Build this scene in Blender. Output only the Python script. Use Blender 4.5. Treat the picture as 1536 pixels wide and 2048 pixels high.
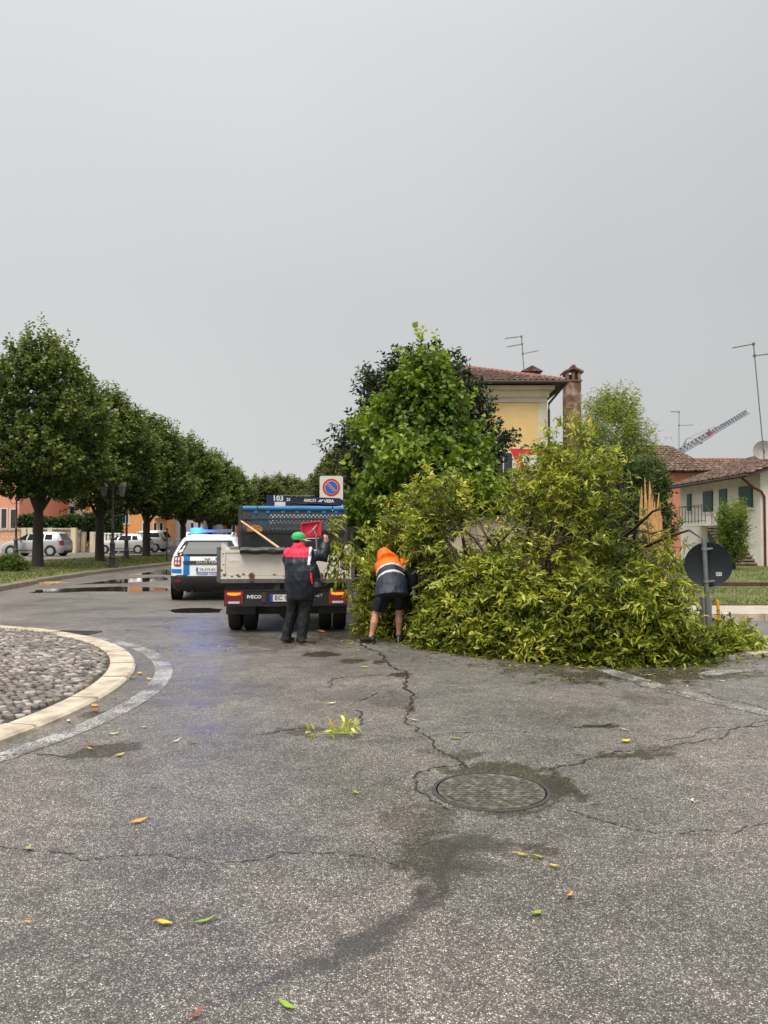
import bpy, math, random
import numpy as np
from mathutils import Vector, Matrix, Euler, noise as mnoise
R = math.radians
random.seed(7); rng = np.random.default_rng(7)
for o in list(bpy.data.objects): bpy.data.objects.remove(o)
S = bpy.context.scene
COL = S.collection

# ------------------------------------------------------------------ camera
F, HZ, CAMH = 1550.0, 1072.0, 1.6
PITCH = math.atan((HZ-1024)/F)
cam = bpy.data.objects.new('camera', bpy.data.cameras.new('camera')); COL.objects.link(cam)
cam.location = (0, 0, CAMH); cam.rotation_euler = (R(90)+PITCH, 0, 0)
cam.data.sensor_fit = 'HORIZONTAL'; cam.data.sensor_width = 36; cam.data.lens = 36*F/1536
cam.data.clip_start = .05; cam.data.clip_end = 3000
S.camera = cam
S.render.resolution_x, S.render.resolution_y = 768, 1024

# ------------------------------------------------------------------ sky and light
SUN_EL, SUN_AZ = 58, 205          # degrees, azimuth clockwise from +Y : behind the camera, a little to the left
W = bpy.data.worlds.new('World'); S.world = W; W.use_nodes = True
nt = W.node_tree; N = nt.nodes; L = nt.links; N.clear()
wo = N.new('ShaderNodeOutputWorld'); bg = N.new('ShaderNodeBackground'); bg.inputs[1].default_value = 1.0
sky = N.new('ShaderNodeTexSky'); sky.sky_type = 'NISHITA'; sky.sun_disc = False
sky.sun_elevation = R(SUN_EL); sky.sun_rotation = R(SUN_AZ)
skm = N.new('ShaderNodeMix'); skm.data_type = 'RGBA'; skm.blend_type = 'MULTIPLY'; skm.inputs[0].default_value = 1
skm.inputs[7].default_value = (.05, .05, .05, 1)
L.new(sky.outputs[0], skm.inputs[6])
tc = N.new('ShaderNodeTexCoord'); sep = N.new('ShaderNodeSeparateXYZ'); L.new(tc.outputs['Generated'], sep.inputs[0])
rp = N.new('ShaderNodeValToRGB'); cr = rp.color_ramp
cr.elements[0].position = 0; cr.elements[0].color = (.375, .377, .37, 1)
cr.elements[1].position = 1; cr.elements[1].color = (2.1, 2.1, 2.15, 1)
for p, c in ((.14, (.372, .377, .374)), (.3, (.366, .372, .372)), (.42, (.385, .39, .395)), (.55, (.42, .425, .433)), (.64, (.47, .475, .485)), (.78, (.9, .9, .92))):
    e = cr.elements.new(p); e.color = (*c, 1)
L.new(sep.outputs[2], rp.inputs[0])
mx = N.new('ShaderNodeMath'); mx.operation = 'MULTIPLY_ADD'; mx.inputs[1].default_value = -.2; mx.inputs[2].default_value = 1.0
L.new(sep.outputs[0], mx.inputs[0])
cn = N.new('ShaderNodeTexNoise'); cn.inputs['Scale'].default_value = 1.6; cn.inputs['Detail'].default_value = 2
L.new(tc.outputs['Generated'], cn.inputs['Vector'])
cm = N.new('ShaderNodeMath'); cm.operation = 'MULTIPLY_ADD'; cm.inputs[1].default_value = .22; cm.inputs[2].default_value = .895
L.new(cn.outputs[0], cm.inputs[0])
mm = N.new('ShaderNodeMath'); mm.operation = 'MULTIPLY'; L.new(mx.outputs[0], mm.inputs[0]); L.new(cm.outputs[0], mm.inputs[1])
vm = N.new('ShaderNodeVectorMath'); vm.operation = 'SCALE'; L.new(rp.outputs[0], vm.inputs[0]); L.new(mm.outputs[0], vm.inputs['Scale'])
fm = N.new('ShaderNodeMix'); fm.data_type = 'RGBA'; fm.inputs[0].default_value = .95
L.new(skm.outputs[2], fm.inputs[6]); L.new(vm.outputs[0], fm.inputs[7]); L.new(fm.outputs[2], bg.inputs[0]); L.new(bg.outputs[0], wo.inputs[0])
sun = bpy.data.objects.new('sun', bpy.data.lights.new('sun', 'SUN')); COL.objects.link(sun)
sun.data.energy = 1.5; sun.data.angle = R(30); sun.data.color = (1, .92, .8)
sd = Vector((math.sin(R(SUN_AZ))*math.cos(R(SUN_EL)), math.cos(R(SUN_AZ))*math.cos(R(SUN_EL)), math.sin(R(SUN_EL))))
sun.rotation_euler = sd.to_track_quat('Z', 'Y').to_euler()
vs = S.view_settings; S.display_settings.display_device = 'sRGB'
vs.view_transform = 'Standard'; vs.look = 'None'; vs.exposure = .75; vs.gamma = 1; vs.use_curve_mapping = False
S.render.engine = 'CYCLES'; S.cycles.max_bounces = 8; S.cycles.transparent_max_bounces = 8

# ------------------------------------------------------------------ layout helpers
def at(px, py, Y):
    "point at depth Y on the sight line of a photo pixel"
    x = (px-768)/F; y = (1024-py)/F
    d = (x, math.cos(PITCH)-y*math.sin(PITCH), math.sin(PITCH)+y*math.cos(PITCH))
    t = Y/d[1]; return Vector((d[0]*t, Y, CAMH+d[2]*t))
def gnd(px, py, z=0.0):
    x = (px-768)/F; y = (1024-py)/F
    d = (x, math.cos(PITCH)-y*math.sin(PITCH), math.sin(PITCH)+y*math.cos(PITCH))
    t = (z-CAMH)/d[2]; return Vector((d[0]*t, d[1]*t, z))

def tag(o, label=None, cat=None, group=None, kind=None):
    if label: o['label'] = label
    if cat: o['category'] = cat
    if group: o['group'] = group
    if kind: o['kind'] = kind
    return o
def thing(name, label, cat, loc=(0, 0, 0), rz=0, group=None):
    o = bpy.data.objects.new(name, None); COL.objects.link(o); o.location = loc; o.rotation_euler = (0, 0, rz)
    return tag(o, label, cat, group)
def link(name, me, parent=None):
    o = bpy.data.objects.new(name, me); COL.objects.link(o)
    if parent: o.parent = parent
    return o
def copy_tree(root, loc, rz, label, scale=None, group=None):
    r = root.copy(); COL.objects.link(r); r.location = loc; r.rotation_euler = (0, 0, rz); r['label'] = label
    if scale: r.scale = scale
    if group: r['group'] = group
    for ch in list(root.children):
        c = ch.copy(); COL.objects.link(c); c.parent = r
        for g in ch.children:
            d = g.copy(); COL.objects.link(d); d.parent = c
    return r

class MB:
    def __init__(s): s.v = []; s.f = []; s.m = []
    def add(s, vs, fs, mi=0):
        b = len(s.v); s.v += [tuple(v) for v in vs]
        for f in fs: s.f.append([i+b for i in f]); s.m.append(mi)
        return s
    def box(s, x0, x1, y0, y1, z0, z1, mi=0):
        return s.add([(x0,y0,z0),(x1,y0,z0),(x1,y1,z0),(x0,y1,z0),(x0,y0,z1),(x1,y0,z1),(x1,y1,z1),(x0,y1,z1)],
            [(0,3,2,1),(4,5,6,7),(0,1,5,4),(1,2,6,5),(2,3,7,6),(3,0,4,7)], mi)
    def obox(s, c, size, rot=None, mi=0):
        M = rot if isinstance(rot, Matrix) else (Euler(rot).to_matrix() if rot else Matrix.Identity(3)); c = Vector(c); h = [k/2 for k in size]
        P = [c+M@Vector((a*h[0], b*h[1], d*h[2])) for a, b, d in ((-1,-1,-1),(1,-1,-1),(1,1,-1),(-1,1,-1),(-1,-1,1),(1,-1,1),(1,1,1),(-1,1,1))]
        return s.add(P, [(0,3,2,1),(4,5,6,7),(0,1,5,4),(1,2,6,5),(2,3,7,6),(3,0,4,7)], mi)
    def tube(s, pts, rad, n=8, mi=0, cap=True):
        pts = [Vector(p) for p in pts]
        if not hasattr(rad, '__len__'): rad = [rad]*len(pts)
        V = []; up = None
        for i, p in enumerate(pts):
            d = (pts[min(i+1, len(pts)-1)]-pts[max(i-1, 0)])
            d = d.normalized() if d.length > 1e-9 else Vector((0,0,1))
            if up is None: up = Vector((0,0,1)) if abs(d.z) < .9 else Vector((0,1,0))
            a = d.cross(up); a = a.normalized() if a.length > 1e-6 else d.orthogonal().normalized()
            b = d.cross(a).normalized(); up = a.cross(d) if False else up
            for k in range(n):
                t = 2*math.pi*k/n; V.append(p+(a*math.cos(t)+b*math.sin(t))*rad[i])
        Fc = [(i*n+k, i*n+(k+1) % n, (i+1)*n+(k+1) % n, (i+1)*n+k) for i in range(len(pts)-1) for k in range(n)]
        if cap: Fc += [tuple(range(n))[::-1], tuple(range((len(pts)-1)*n, len(pts)*n))]
        return s.add(V, Fc, mi)
    def loft(s, rings, mi=0, cap=True):
        n = len(rings[0]); V = [p for r in rings for p in r]
        Fc = [(i*n+k, i*n+(k+1) % n, (i+1)*n+(k+1) % n, (i+1)*n+k) for i in range(len(rings)-1) for k in range(n)]
        if cap: Fc += [tuple(range(n))[::-1], tuple(range((len(rings)-1)*n, len(rings)*n))]
        return s.add(V, Fc, mi)
    def lathe(s, prof, c=(0,0,0), n=16, mi=0, axis='z'):
        c = Vector(c); rings = []
        for r, h in prof:
            ring = []
            for k in range(n):
                t = 2*math.pi*k/n; a, b = r*math.cos(t), r*math.sin(t)
                ring.append(c+Vector({'z':(a,b,h),'x':(h,a,b),'y':(b,h,a)}[axis]))
            rings.append(ring)
        return s.loft(rings, mi)
    def prism(s, poly, d, mi=0):
        poly = [Vector(p) for p in poly]; d = Vector(d); n = len(poly)
        return s.add(poly+[p+d for p in poly], [tuple(range(n))[::-1], tuple(range(n, 2*n))]+[(k, (k+1) % n, n+(k+1) % n, n+k) for k in range(n)], mi)
    def grid(s, fn, us, vs_, mi=0):
        V = [fn(u, v) for v in vs_ for u in us]; nu = len(us)
        return s.add(V, [(j*nu+i, j*nu+i+1, (j+1)*nu+i+1, (j+1)*nu+i) for j in range(len(vs_)-1) for i in range(nu-1)], mi)
    def mesh(s, name, mats, smooth=None):
        me = bpy.data.meshes.new(name); me.from_pydata(s.v, [], s.f)
        for m in (mats if isinstance(mats, (list, tuple)) else [mats]): me.materials.append(m)
        if len(me.materials) > 1: me.polygons.foreach_set('material_index', s.m)
        me.validate(); me.update()
        if smooth is not None: me.shade_smooth(); me.set_sharp_from_angle(angle=R(smooth))
        return me
    def build(s, name, mats, parent=None, smooth=None): return link(name, s.mesh(name, mats, smooth), parent)

def np_mesh(name, V, Fq, mats, tint=None, midx=None):
    "fast mesh: V (n,3), Fq (m,k)"
    V = np.asarray(V, np.float32); Fq = np.asarray(Fq, np.int32); m, k = Fq.shape
    me = bpy.data.meshes.new(name); me.vertices.add(len(V)); me.vertices.foreach_set('co', V.ravel())
    me.loops.add(m*k); me.loops.foreach_set('vertex_index', Fq.ravel())
    me.polygons.add(m); me.polygons.foreach_set('loop_start', np.arange(0, m*k, k, dtype=np.int32))
    for mt in (mats if isinstance(mats, (list, tuple)) else [mats]): me.materials.append(mt)
    if midx is not None: me.polygons.foreach_set('material_index', np.asarray(midx, np.int32))
    me.update(calc_edges=True)
    if tint is not None:
        a = me.attributes.new('tint', 'FLOAT', 'FACE'); a.data.foreach_set('value', np.asarray(tint, np.float32))
    return me

# ------------------------------------------------------------------ materials
def nodes(name):
    m = bpy.data.materials.new(name); m.use_nodes = True; n = m.node_tree.nodes; l = m.node_tree.links
    return m, n, l, n['Principled BSDF']
def ramp(n, stops):
    r = n.new('ShaderNodeValToRGB'); c = r.color_ramp
    c.elements[0].position, c.elements[0].color = stops[0][0], (*stops[0][1], 1)
    c.elements[1].position, c.elements[1].color = stops[-1][0], (*stops[-1][1], 1)
    for p, k in stops[1:-1]: e = c.elements.new(p); e.color = (*k, 1)
    return r
def mat(name, col, rough=.5, var=.15, scale=6, metal=0, bump=0, bscale=40, emit=None, estr=0, col2=None, alpha=None, coat=0, stretch=None, spec=None):
    m, n, l, b = nodes(name)
    t = n.new('ShaderNodeTexCoord'); nz = n.new('ShaderNodeTexNoise'); nz.inputs['Scale'].default_value = scale; nz.inputs['Detail'].default_value = 6
    src = t.outputs['Object']
    if stretch:
        mp = n.new('ShaderNodeMapping'); mp.inputs['Scale'].default_value = stretch; l.new(src, mp.inputs[0]); src = mp.outputs[0]
    l.new(src, nz.inputs['Vector'])
    c2 = col2 or tuple(min(1, c*(1+var)) for c in col)
    r = ramp(n, [(.3, tuple(c*(1-var) for c in col)), (.5, col), (.72, c2)]); l.new(nz.outputs[0], r.inputs[0]); l.new(r.outputs[0], b.inputs['Base Color'])
    b.inputs['Roughness'].default_value = rough; b.inputs['Metallic'].default_value = metal
    if spec is not None: b.inputs['Specular IOR Level'].default_value = spec
    if coat: b.inputs['Coat Weight'].default_value = coat; b.inputs['Coat Roughness'].default_value = .08
    if bump:
        n2 = n.new('ShaderNodeTexNoise'); n2.inputs['Scale'].default_value = bscale; n2.inputs['Detail'].default_value = 4; l.new(src, n2.inputs['Vector'])
        bp = n.new('ShaderNodeBump'); bp.inputs['Strength'].default_value = bump; bp.inputs['Distance'].default_value = .02
        l.new(n2.outputs[0], bp.inputs['Height']); l.new(bp.outputs[0], b.inputs['Normal'])
    if emit: b.inputs['Emission Color'].default_value = (*emit, 1); b.inputs['Emission Strength'].default_value = estr
    return m
def leaf_mat(name, stops, trans=.35, rough=.42, tcol=(1.25, 1.25, .6), spec=.35):
    m, n, l, b = nodes(name)
    a = n.new('ShaderNodeAttribute'); a.attribute_name = 'tint'
    r = ramp(n, stops); l.new(a.outputs['Fac'], r.inputs[0]); l.new(r.outputs[0], b.inputs['Base Color'])
    b.inputs['Roughness'].default_value = rough; b.inputs['Specular IOR Level'].default_value = spec
    tr = n.new('ShaderNodeBsdfTranslucent'); mc = n.new('ShaderNodeMix'); mc.data_type = 'RGBA'; mc.blend_type = 'MULTIPLY'; mc.inputs[0].default_value = 1
    mc.inputs[7].default_value = (*tcol, 1); l.new(r.outputs[0], mc.inputs[6]); l.new(mc.outputs[2], tr.inputs[0])
    ms = n.new('ShaderNodeMixShader'); ms.inputs[0].default_value = trans
    l.new(b.outputs[0], ms.inputs[1]); l.new(tr.outputs[0], ms.inputs[2]); l.new(ms.outputs[0], n['Material Output'].inputs[0])
    return m
M = {}
M['white'] = mat('white_car_paint', (.78,.78,.78), .25, .03, coat=.6)
M['silver'] = mat('silver_car_paint', (.5,.51,.53), .3, .04, metal=.45, coat=.6)
M['silver2'] = mat('pale_silver_paint', (.56,.56,.56), .3, .04, metal=.35, coat=.6)
M['beacongrey'] = mat('unlit_beacon_grey', (.12,.14,.17), .25, .1)
M['greycar'] = mat('grey_car_paint', (.25,.27,.3), .3, .04, metal=.4, coat=.6)
M['black'] = mat('black_plastic', (.018,.018,.02), .5, .25)
M['rubber'] = mat('tyre_rubber', (.014,.014,.014), .75, .3, bump=.2, bscale=90)
M['alloy'] = mat('alloy_rim', (.55,.55,.56), .35, .1, metal=.7)
M['glass'] = mat('dark_car_glass', (.012,.022,.028), .06, .1, spec=.28)
M['redlens'] = mat('red_lens', (.28,.01,.015), .2, .15, coat=.5)
M['greylens'] = mat('clear_lens', (.6,.6,.62), .12, .05)
M['amber'] = mat('lit_amber_lens', (.8,.2,.01), .3, .05, emit=(1,.17,.006), estr=1.2)
M['bluelamp'] = mat('lit_blue_beacon', (.01,.06,1), .3, .05, emit=(.003,.045,1), estr=7)
M['bluelens'] = mat('blue_beacon_lens', (.03,.12,.45), .15, .1)
M['policeblue'] = mat('police_blue_stripe', (.0,.15,.5), .3, .05)
M['plate'] = mat('white_plate', (.72,.72,.7), .4, .03)
M['plateblue'] = mat('plate_blue_band', (.01,.08,.42), .4, .05)
M['ink'] = mat('black_ink', (.015,.015,.015), .6, .05)
M['whiteink'] = mat('white_ink', (.8,.8,.8), .5, .03)
M['bedwhite'] = mat('worn_cream_truck_paint', (.7,.65,.58), .5, .1, 3, col2=(.77,.73,.67), bump=.05, bscale=12)
M['rust'] = mat('rust', (.16,.07,.03), .8, .4, 20)
M['frame'] = mat('dirty_dark_steel', (.045,.043,.042), .6, .35, 9)
M['postgrey'] = mat('weathered_post_paint', (.12,.105,.1), .6, .25, 12)
M['blackwall'] = mat('black_bed_wall', (.02,.02,.022), .4, .3, 4)
M['mesh'] = mat('grey_expanded_mesh', (.075,.08,.09), .5, .2, 14)
M['bluetube'] = mat('sky_blue_tube', (.02,.17,.36), .4, .25, 5)
M['navy'] = mat('navy_crane_paint', (.012,.022,.065), .35, .2, 6)
M['steel'] = mat('galvanised_steel', (.3,.31,.31), .4, .12, 15, metal=.6)
M['signback'] = mat('black_sign_back', (.008,.014,.018), .5, .2, 6)
M['signwhite'] = mat('off_white_sign_panel', (.7,.66,.58), .45, .05)
M['signred'] = mat('sign_red', (.62,.03,.02), .45, .06)
M['signblue'] = mat('sign_blue', (.01,.14,.5), .45, .06)
M['yellow'] = mat('yellow_plastic', (.75,.38,.01), .4, .1)
M['iron'] = mat('cast_iron_grey_brown', (.045,.04,.037), .5, .3, 12)
M['lampglass'] = mat('unlit_lantern_glass', (.12,.125,.12), .2, .1)
M['bark'] = mat('dark_wet_bark', (.035,.028,.022), .8, .45, 8, bump=.8, bscale=25, stretch=(4,4,.7))
M['branch'] = mat('brown_branch_bark', (.07,.045,.025), .7, .4, 12, bump=.4, bscale=40)
M['split'] = mat('split_orange_wood', (.62,.34,.13), .6, .35, 9, col2=(.78,.5,.24), bump=.7, bscale=30, stretch=(6,6,.5))
M['wood'] = mat('pale_wood_handle', (.62,.42,.2), .5, .15, 10)
M['straw'] = mat('straw_orange', (.5,.24,.06), .7, .3, 30)
M['red'] = mat('red_plastic', (.72,.03,.07), .4, .1)
M['skin'] = mat('skin', (.55,.27,.18), .5, .12, 7)
M['darkhair'] = mat('dark_hair', (.03,.02,.015), .7, .2)
M['navyjacket'] = mat('wet_navy_jacket', (.007,.011,.02), .42, .25, 10, bump=.25, bscale=14)
M['redcloth'] = mat('red_cloth', (.75,.012,.06), .6, .08, 10, bump=.2, bscale=16)
M['trouser'] = mat('dark_work_trousers', (.005,.007,.008), .75, .3, 9, bump=.3, bscale=14)
M['whitecloth'] = mat('reflective_white_band', (.72,.74,.76), .4, .06)
M['silverband'] = mat('silver_reflective_band', (.52,.55,.55), .4, .06)
M['orange'] = mat('hi_vis_orange', (1.0,.16,.004), .6, .05, 8, bump=.2, bscale=14, col2=(1,.2,.01))
M['navyhivis'] = mat('navy_hi_vis_cloth', (.012,.017,.034), .6, .2, 9, bump=.25, bscale=14)
M['shorts'] = mat('black_shorts', (.01,.011,.016), .7, .2)
M['green'] = mat('green_cap', (.03,.42,.12), .6, .1, 14)
M['capgrey'] = mat('grey_cap_peak', (.35,.45,.38), .6, .1)
M['shoe'] = mat('dark_shoe', (.014,.017,.017), .6, .25)
M['sole'] = mat('brown_sole', (.17,.1,.06), .7, .2)
M['kerb'] = mat('cream_kerb_stone', (.5,.42,.31), .5, .35, 5, col2=(.64,.56,.44), bump=.25, bscale=30)
M['kerb2'] = mat('wet_brown_kerb_stone', (.22,.18,.14), .4, .25, 5, bump=.2, bscale=25)
M['mortar'] = mat('dark_joint_sand', (.04,.036,.027), .8, .3, 20, col2=(.06,.065,.035), bump=.4, bscale=60)
M['paving'] = mat('pale_paving', (.45,.39,.32), .45, .15, 3, bump=.1)
M['plaster_white'] = mat('white_plaster', (.78,.76,.71), .8, .08, 1.2, bump=.05)
M['plaster_cream'] = mat('cream_plaster', (.7,.58,.4), .8, .12, 1.1, bump=.05)
M['plaster_yellow'] = mat('faded_yellow_plaster', (.82,.58,.25), .8, .12, .7, col2=(.86,.7,.42), bump=.05)
M['plaster_pink'] = mat('coral_plaster', (.78,.34,.22), .8, .06, 1)
M['plaster_orange'] = mat('light_orange_plaster', (.78,.36,.13), .8, .06, 1)
M['plaster_bright'] = mat('bright_orange_plaster', (.75,.2,.03), .8, .06, 1)
M['plaster_grey'] = mat('pale_blue_grey_plaster', (.6,.62,.68), .8, .06, 1)
M['plaster_rust'] = mat('terracotta_plaster', (.6,.25,.15), .8, .12, 1)
M['cornice'] = mat('pale_cornice_plaster', (.68,.6,.46), .8, .12, 2.5)
M['tile'] = mat('weathered_roof_tile', (.16,.095,.075), .8, .55, 3.5, col2=(.38,.25,.2), bump=.2)
M['tile_old'] = mat('mossy_roof_tile', (.13,.085,.06), .85, .6, 4.5, col2=(.36,.23,.17), bump=.2)
M['tile_red'] = mat('red_ridge_tile', (.28,.12,.085), .8, .25, 6)
M['soffit'] = mat('dark_timber_eave', (.05,.035,.03), .7, .3)
M['copper'] = mat('dark_red_downpipe', (.13,.02,.022), .4, .2)
M['brickflue'] = mat('weathered_brick_render', (.2,.115,.085), .85, .5, 4.2, col2=(.48,.34,.27), bump=.5, bscale=22, stretch=(1,1,.6))
M['shutter'] = mat('dark_green_shutter', (.012,.085,.055), .5, .15, 8)
M['window'] = mat('dark_window_pane', (.04,.045,.05), .1, .2)
M['surround'] = mat('pale_window_surround', (.7,.66,.6), .7, .06)
M['stair'] = mat('weathered_stone_step', (.22,.17,.14), .8, .35, 4)
M['dish'] = mat('grey_dish', (.38,.37,.36), .6, .08)
M['craneGrey'] = mat('crane_grey_blue', (.2,.22,.25), .5, .1)
M['craneRed'] = mat('crane_red', (.4,.06,.07), .5, .1)
M['wire'] = mat('antenna_metal', (.2,.2,.2), .5, .1, metal=.5)
M['concrete'] = mat('grey_concrete', (.24,.23,.21), .8, .2, 6, bump=.2)
M['pot'] = mat('dark_water', (.02,.018,.014), .05, .1)

# foliage
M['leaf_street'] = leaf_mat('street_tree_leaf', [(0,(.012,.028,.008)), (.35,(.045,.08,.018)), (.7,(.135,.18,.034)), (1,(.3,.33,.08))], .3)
M['leaf_far'] = leaf_mat('far_tree_leaf', [(0,(.03,.05,.014)), (.4,(.075,.1,.026)), (.75,(.16,.19,.05)), (1,(.26,.28,.08))], .3)  # street leaf palette lifted, distance haze put into the leaf colour
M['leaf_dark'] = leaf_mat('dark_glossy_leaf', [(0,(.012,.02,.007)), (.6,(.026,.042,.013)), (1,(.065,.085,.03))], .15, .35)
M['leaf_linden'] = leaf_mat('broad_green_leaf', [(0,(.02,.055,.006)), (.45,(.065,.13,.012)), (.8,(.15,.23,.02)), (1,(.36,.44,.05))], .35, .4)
M['leaf_fallen'] = leaf_mat('yellow_green_leaf', [(0,(.028,.055,.005)), (.3,(.12,.16,.009)), (.58,(.33,.375,.02)), (.85,(.57,.61,.12)), (.97,(.74,.76,.33)), (1,(.66,.5,.06))], .33, .32, (1.3,1.25,.4))  # palest stops carry pale undersides and leaf highlights in the colour
M['leaf_willow'] = leaf_mat('feathery_pale_leaf', [(0,(.07,.12,.02)), (.5,(.2,.27,.05)), (1,(.45,.46,.07))], .4)
M['leaf_vine'] = leaf_mat('vine_leaf', [(0,(.03,.055,.015)), (.6,(.07,.1,.03)), (1,(.15,.17,.06))], .3)
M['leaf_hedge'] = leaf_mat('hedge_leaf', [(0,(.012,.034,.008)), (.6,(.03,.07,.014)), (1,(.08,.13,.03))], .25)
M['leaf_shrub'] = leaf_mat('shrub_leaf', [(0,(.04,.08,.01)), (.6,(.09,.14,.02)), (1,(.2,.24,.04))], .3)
M['blade'] = leaf_mat('grass_blade', [(0,(.06,.09,.02)), (.6,(.11,.14,.03)), (1,(.22,.22,.07))], .3, .6)
M['lawn'] = mat('lawn_soil_green', (.11,.13,.03), .9, .3, 2.2, col2=(.19,.18,.06), bump=.5, bscale=120)
M['lg'] = mat('loose_green_leaf', (.25,.38,.02), .4, .2, 20)
M['ly'] = mat('loose_yellow_leaf', (.75,.5,.02), .45, .2, 30)
M['lo'] = mat('loose_orange_leaf', (.6,.28,.06), .5, .3, 30)
M['lb'] = mat('loose_brown_leaf', (.25,.07,.03), .5, .3, 30)
M['lp'] = mat('loose_pale_leaf', (.6,.6,.3), .5, .2, 30)
M['chips'] = mat('sawdust', (.6,.38,.15), .8, .3, 30)

def asphalt(name):
    m, n, l, b = nodes(name)
    t = n.new('ShaderNodeTexCoord'); P = t.outputs['Object']
    def NZ(sc, det=3):
        q = n.new('ShaderNodeTexNoise'); q.inputs['Scale'].default_value = sc; q.inputs['Detail'].default_value = det; l.new(P, q.inputs['Vector']); return q.outputs[0]
    def mixc(f, a, c, bl='MIX'):
        q = n.new('ShaderNodeMix'); q.data_type = 'RGBA'; q.blend_type = bl
        for s_, i in ((f, 0), (a, 6), (c, 7)):
            if hasattr(s_, 'links'): l.new(s_, q.inputs[i])
            else: q.inputs[i].default_value = s_ if i == 0 else (*s_, 1)
        return q.outputs[2]
    def mth(op, a, c, d=None):
        q = n.new('ShaderNodeMath'); q.operation = op; q.use_clamp = op in ('MULTIPLY', 'MAXIMUM') 
        for i, s_ in enumerate((a, c, d)):
            if s_ is None: continue
            if hasattr(s_, 'links'): l.new(s_, q.inputs[i])
            else: q.inputs[i].default_value = s_
        return q.outputs[0]
    vo = n.new('ShaderNodeTexVoronoi'); vo.inputs['Scale'].default_value = 138; l.new(P, vo.inputs['Vector'])
    sp = n.new('ShaderNodeSeparateColor'); l.new(vo.outputs['Color'], sp.inputs[0])
    dark = ramp(n, [(0,(.1,.092,.084)), (.3,(.19,.176,.16)), (.52,(.3,.281,.257)), (.74,(.43,.406,.373)), (.89,(.6,.575,.535)), (.97,(.8,.775,.73))])
    dark.color_ramp.interpolation = 'CONSTANT'; l.new(sp.outputs[0], dark.inputs[0])
    edge = ramp(n, [(.3,(1,1,1)), (.62,(0,0,0))]); l.new(vo.outputs['Distance'], edge.inputs[0])
    col = mixc(edge.outputs[0], (.1,.089,.077), dark.outputs[0])
    big = ramp(n, [(.3,(.66,.65,.64)), (.5,(1,.985,.965)), (.7,(1.25,1.2,1.14))]); l.new(NZ(.55, 5), big.inputs[0])
    col = mixc(1.0, col, big.outputs[0], 'MULTIPLY')
    med = ramp(n, [(.35,(.7,.7,.7)), (.65,(1.15,1.15,1.15))]); l.new(NZ(5, 4), med.inputs[0])
    col = mixc(.7, col, med.outputs[0], 'MULTIPLY')
    aw = n.new('ShaderNodeAttribute'); aw.attribute_name = 'wet'; af = n.new('ShaderNodeAttribute'); af.attribute_name = 'film'
    v2 = n.new('ShaderNodeTexVoronoi'); v2.inputs['Scale'].default_value = 62; l.new(P, v2.inputs['Vector']); s2 = n.new('ShaderNodeSeparateColor'); l.new(v2.outputs['Color'], s2.inputs[0])
    g2 = ramp(n, [(0,(.42,.42,.42)), (.5,(.9,.9,.9)), (.85,(1.35,1.33,1.28)), (1,(1.9,1.86,1.76))]); l.new(s2.outputs[0], g2.inputs[0]); col = mixc(.5, col, g2.outputs[0], 'MULTIPLY')
    g3 = ramp(n, [(.32,(.5,.48,.45)), (.5,(1,1,1)), (.68,(1.4,1.38,1.33))]); l.new(NZ(17, 6), g3.inputs[0]); col = mixc(.25, col, g3.outputs[0], 'MULTIPLY')
    wn = mth('MULTIPLY_ADD', NZ(38, 5), 1.6, -.8); wm = n.new('ShaderNodeMath'); wm.operation = 'ADD'; l.new(aw.outputs['Fac'], wm.inputs[0]); l.new(wn, wm.inputs[1])
    wr_ = ramp(n, [(.12,(0,0,0)), (.9,(1,1,1))]); l.new(wm.outputs[0], wr_.inputs[0]); wet = mth('MULTIPLY', wr_.outputs[0], mth('MULTIPLY', aw.outputs['Fac'], 1.6)); film = af.outputs['Fac']
    col = mixc(wet, col, mixc(.75, (.02,.017,.013), mixc(1.0, col, (.4,.36,.29), 'MULTIPLY')))
    col = mixc(film, col, (.028,.026,.024))
    l.new(col, b.inputs['Base Color'])
    rg = ramp(n, [(.35,(.33,)*3), (.65,(.54,)*3)]); l.new(NZ(1.1, 4), rg.inputs[0])
    ro = mixc(wet, rg.outputs[0], (.2,.2,.2)); ro = mixc(film, ro, (.04,.04,.04)); l.new(ro, b.inputs['Roughness'])
    bp = n.new('ShaderNodeBump'); bp.inputs['Distance'].default_value = .009
    h = mth('SUBTRACT', 1.0, vo.outputs['Distance']); h = mth('ADD', h, mth('MULTIPLY', sp.outputs[1], .5)); l.new(h, bp.inputs['Height'])
    l.new(mth('MULTIPLY', mth('SUBTRACT', 1.0, mth('MAXIMUM', film, mth('MULTIPLY', wet, .8))), .7), bp.inputs['Strength'])
    l.new(bp.outputs[0], b.inputs['Normal'])
    return m
M['asphalt'] = asphalt('wet_asphalt')
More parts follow.
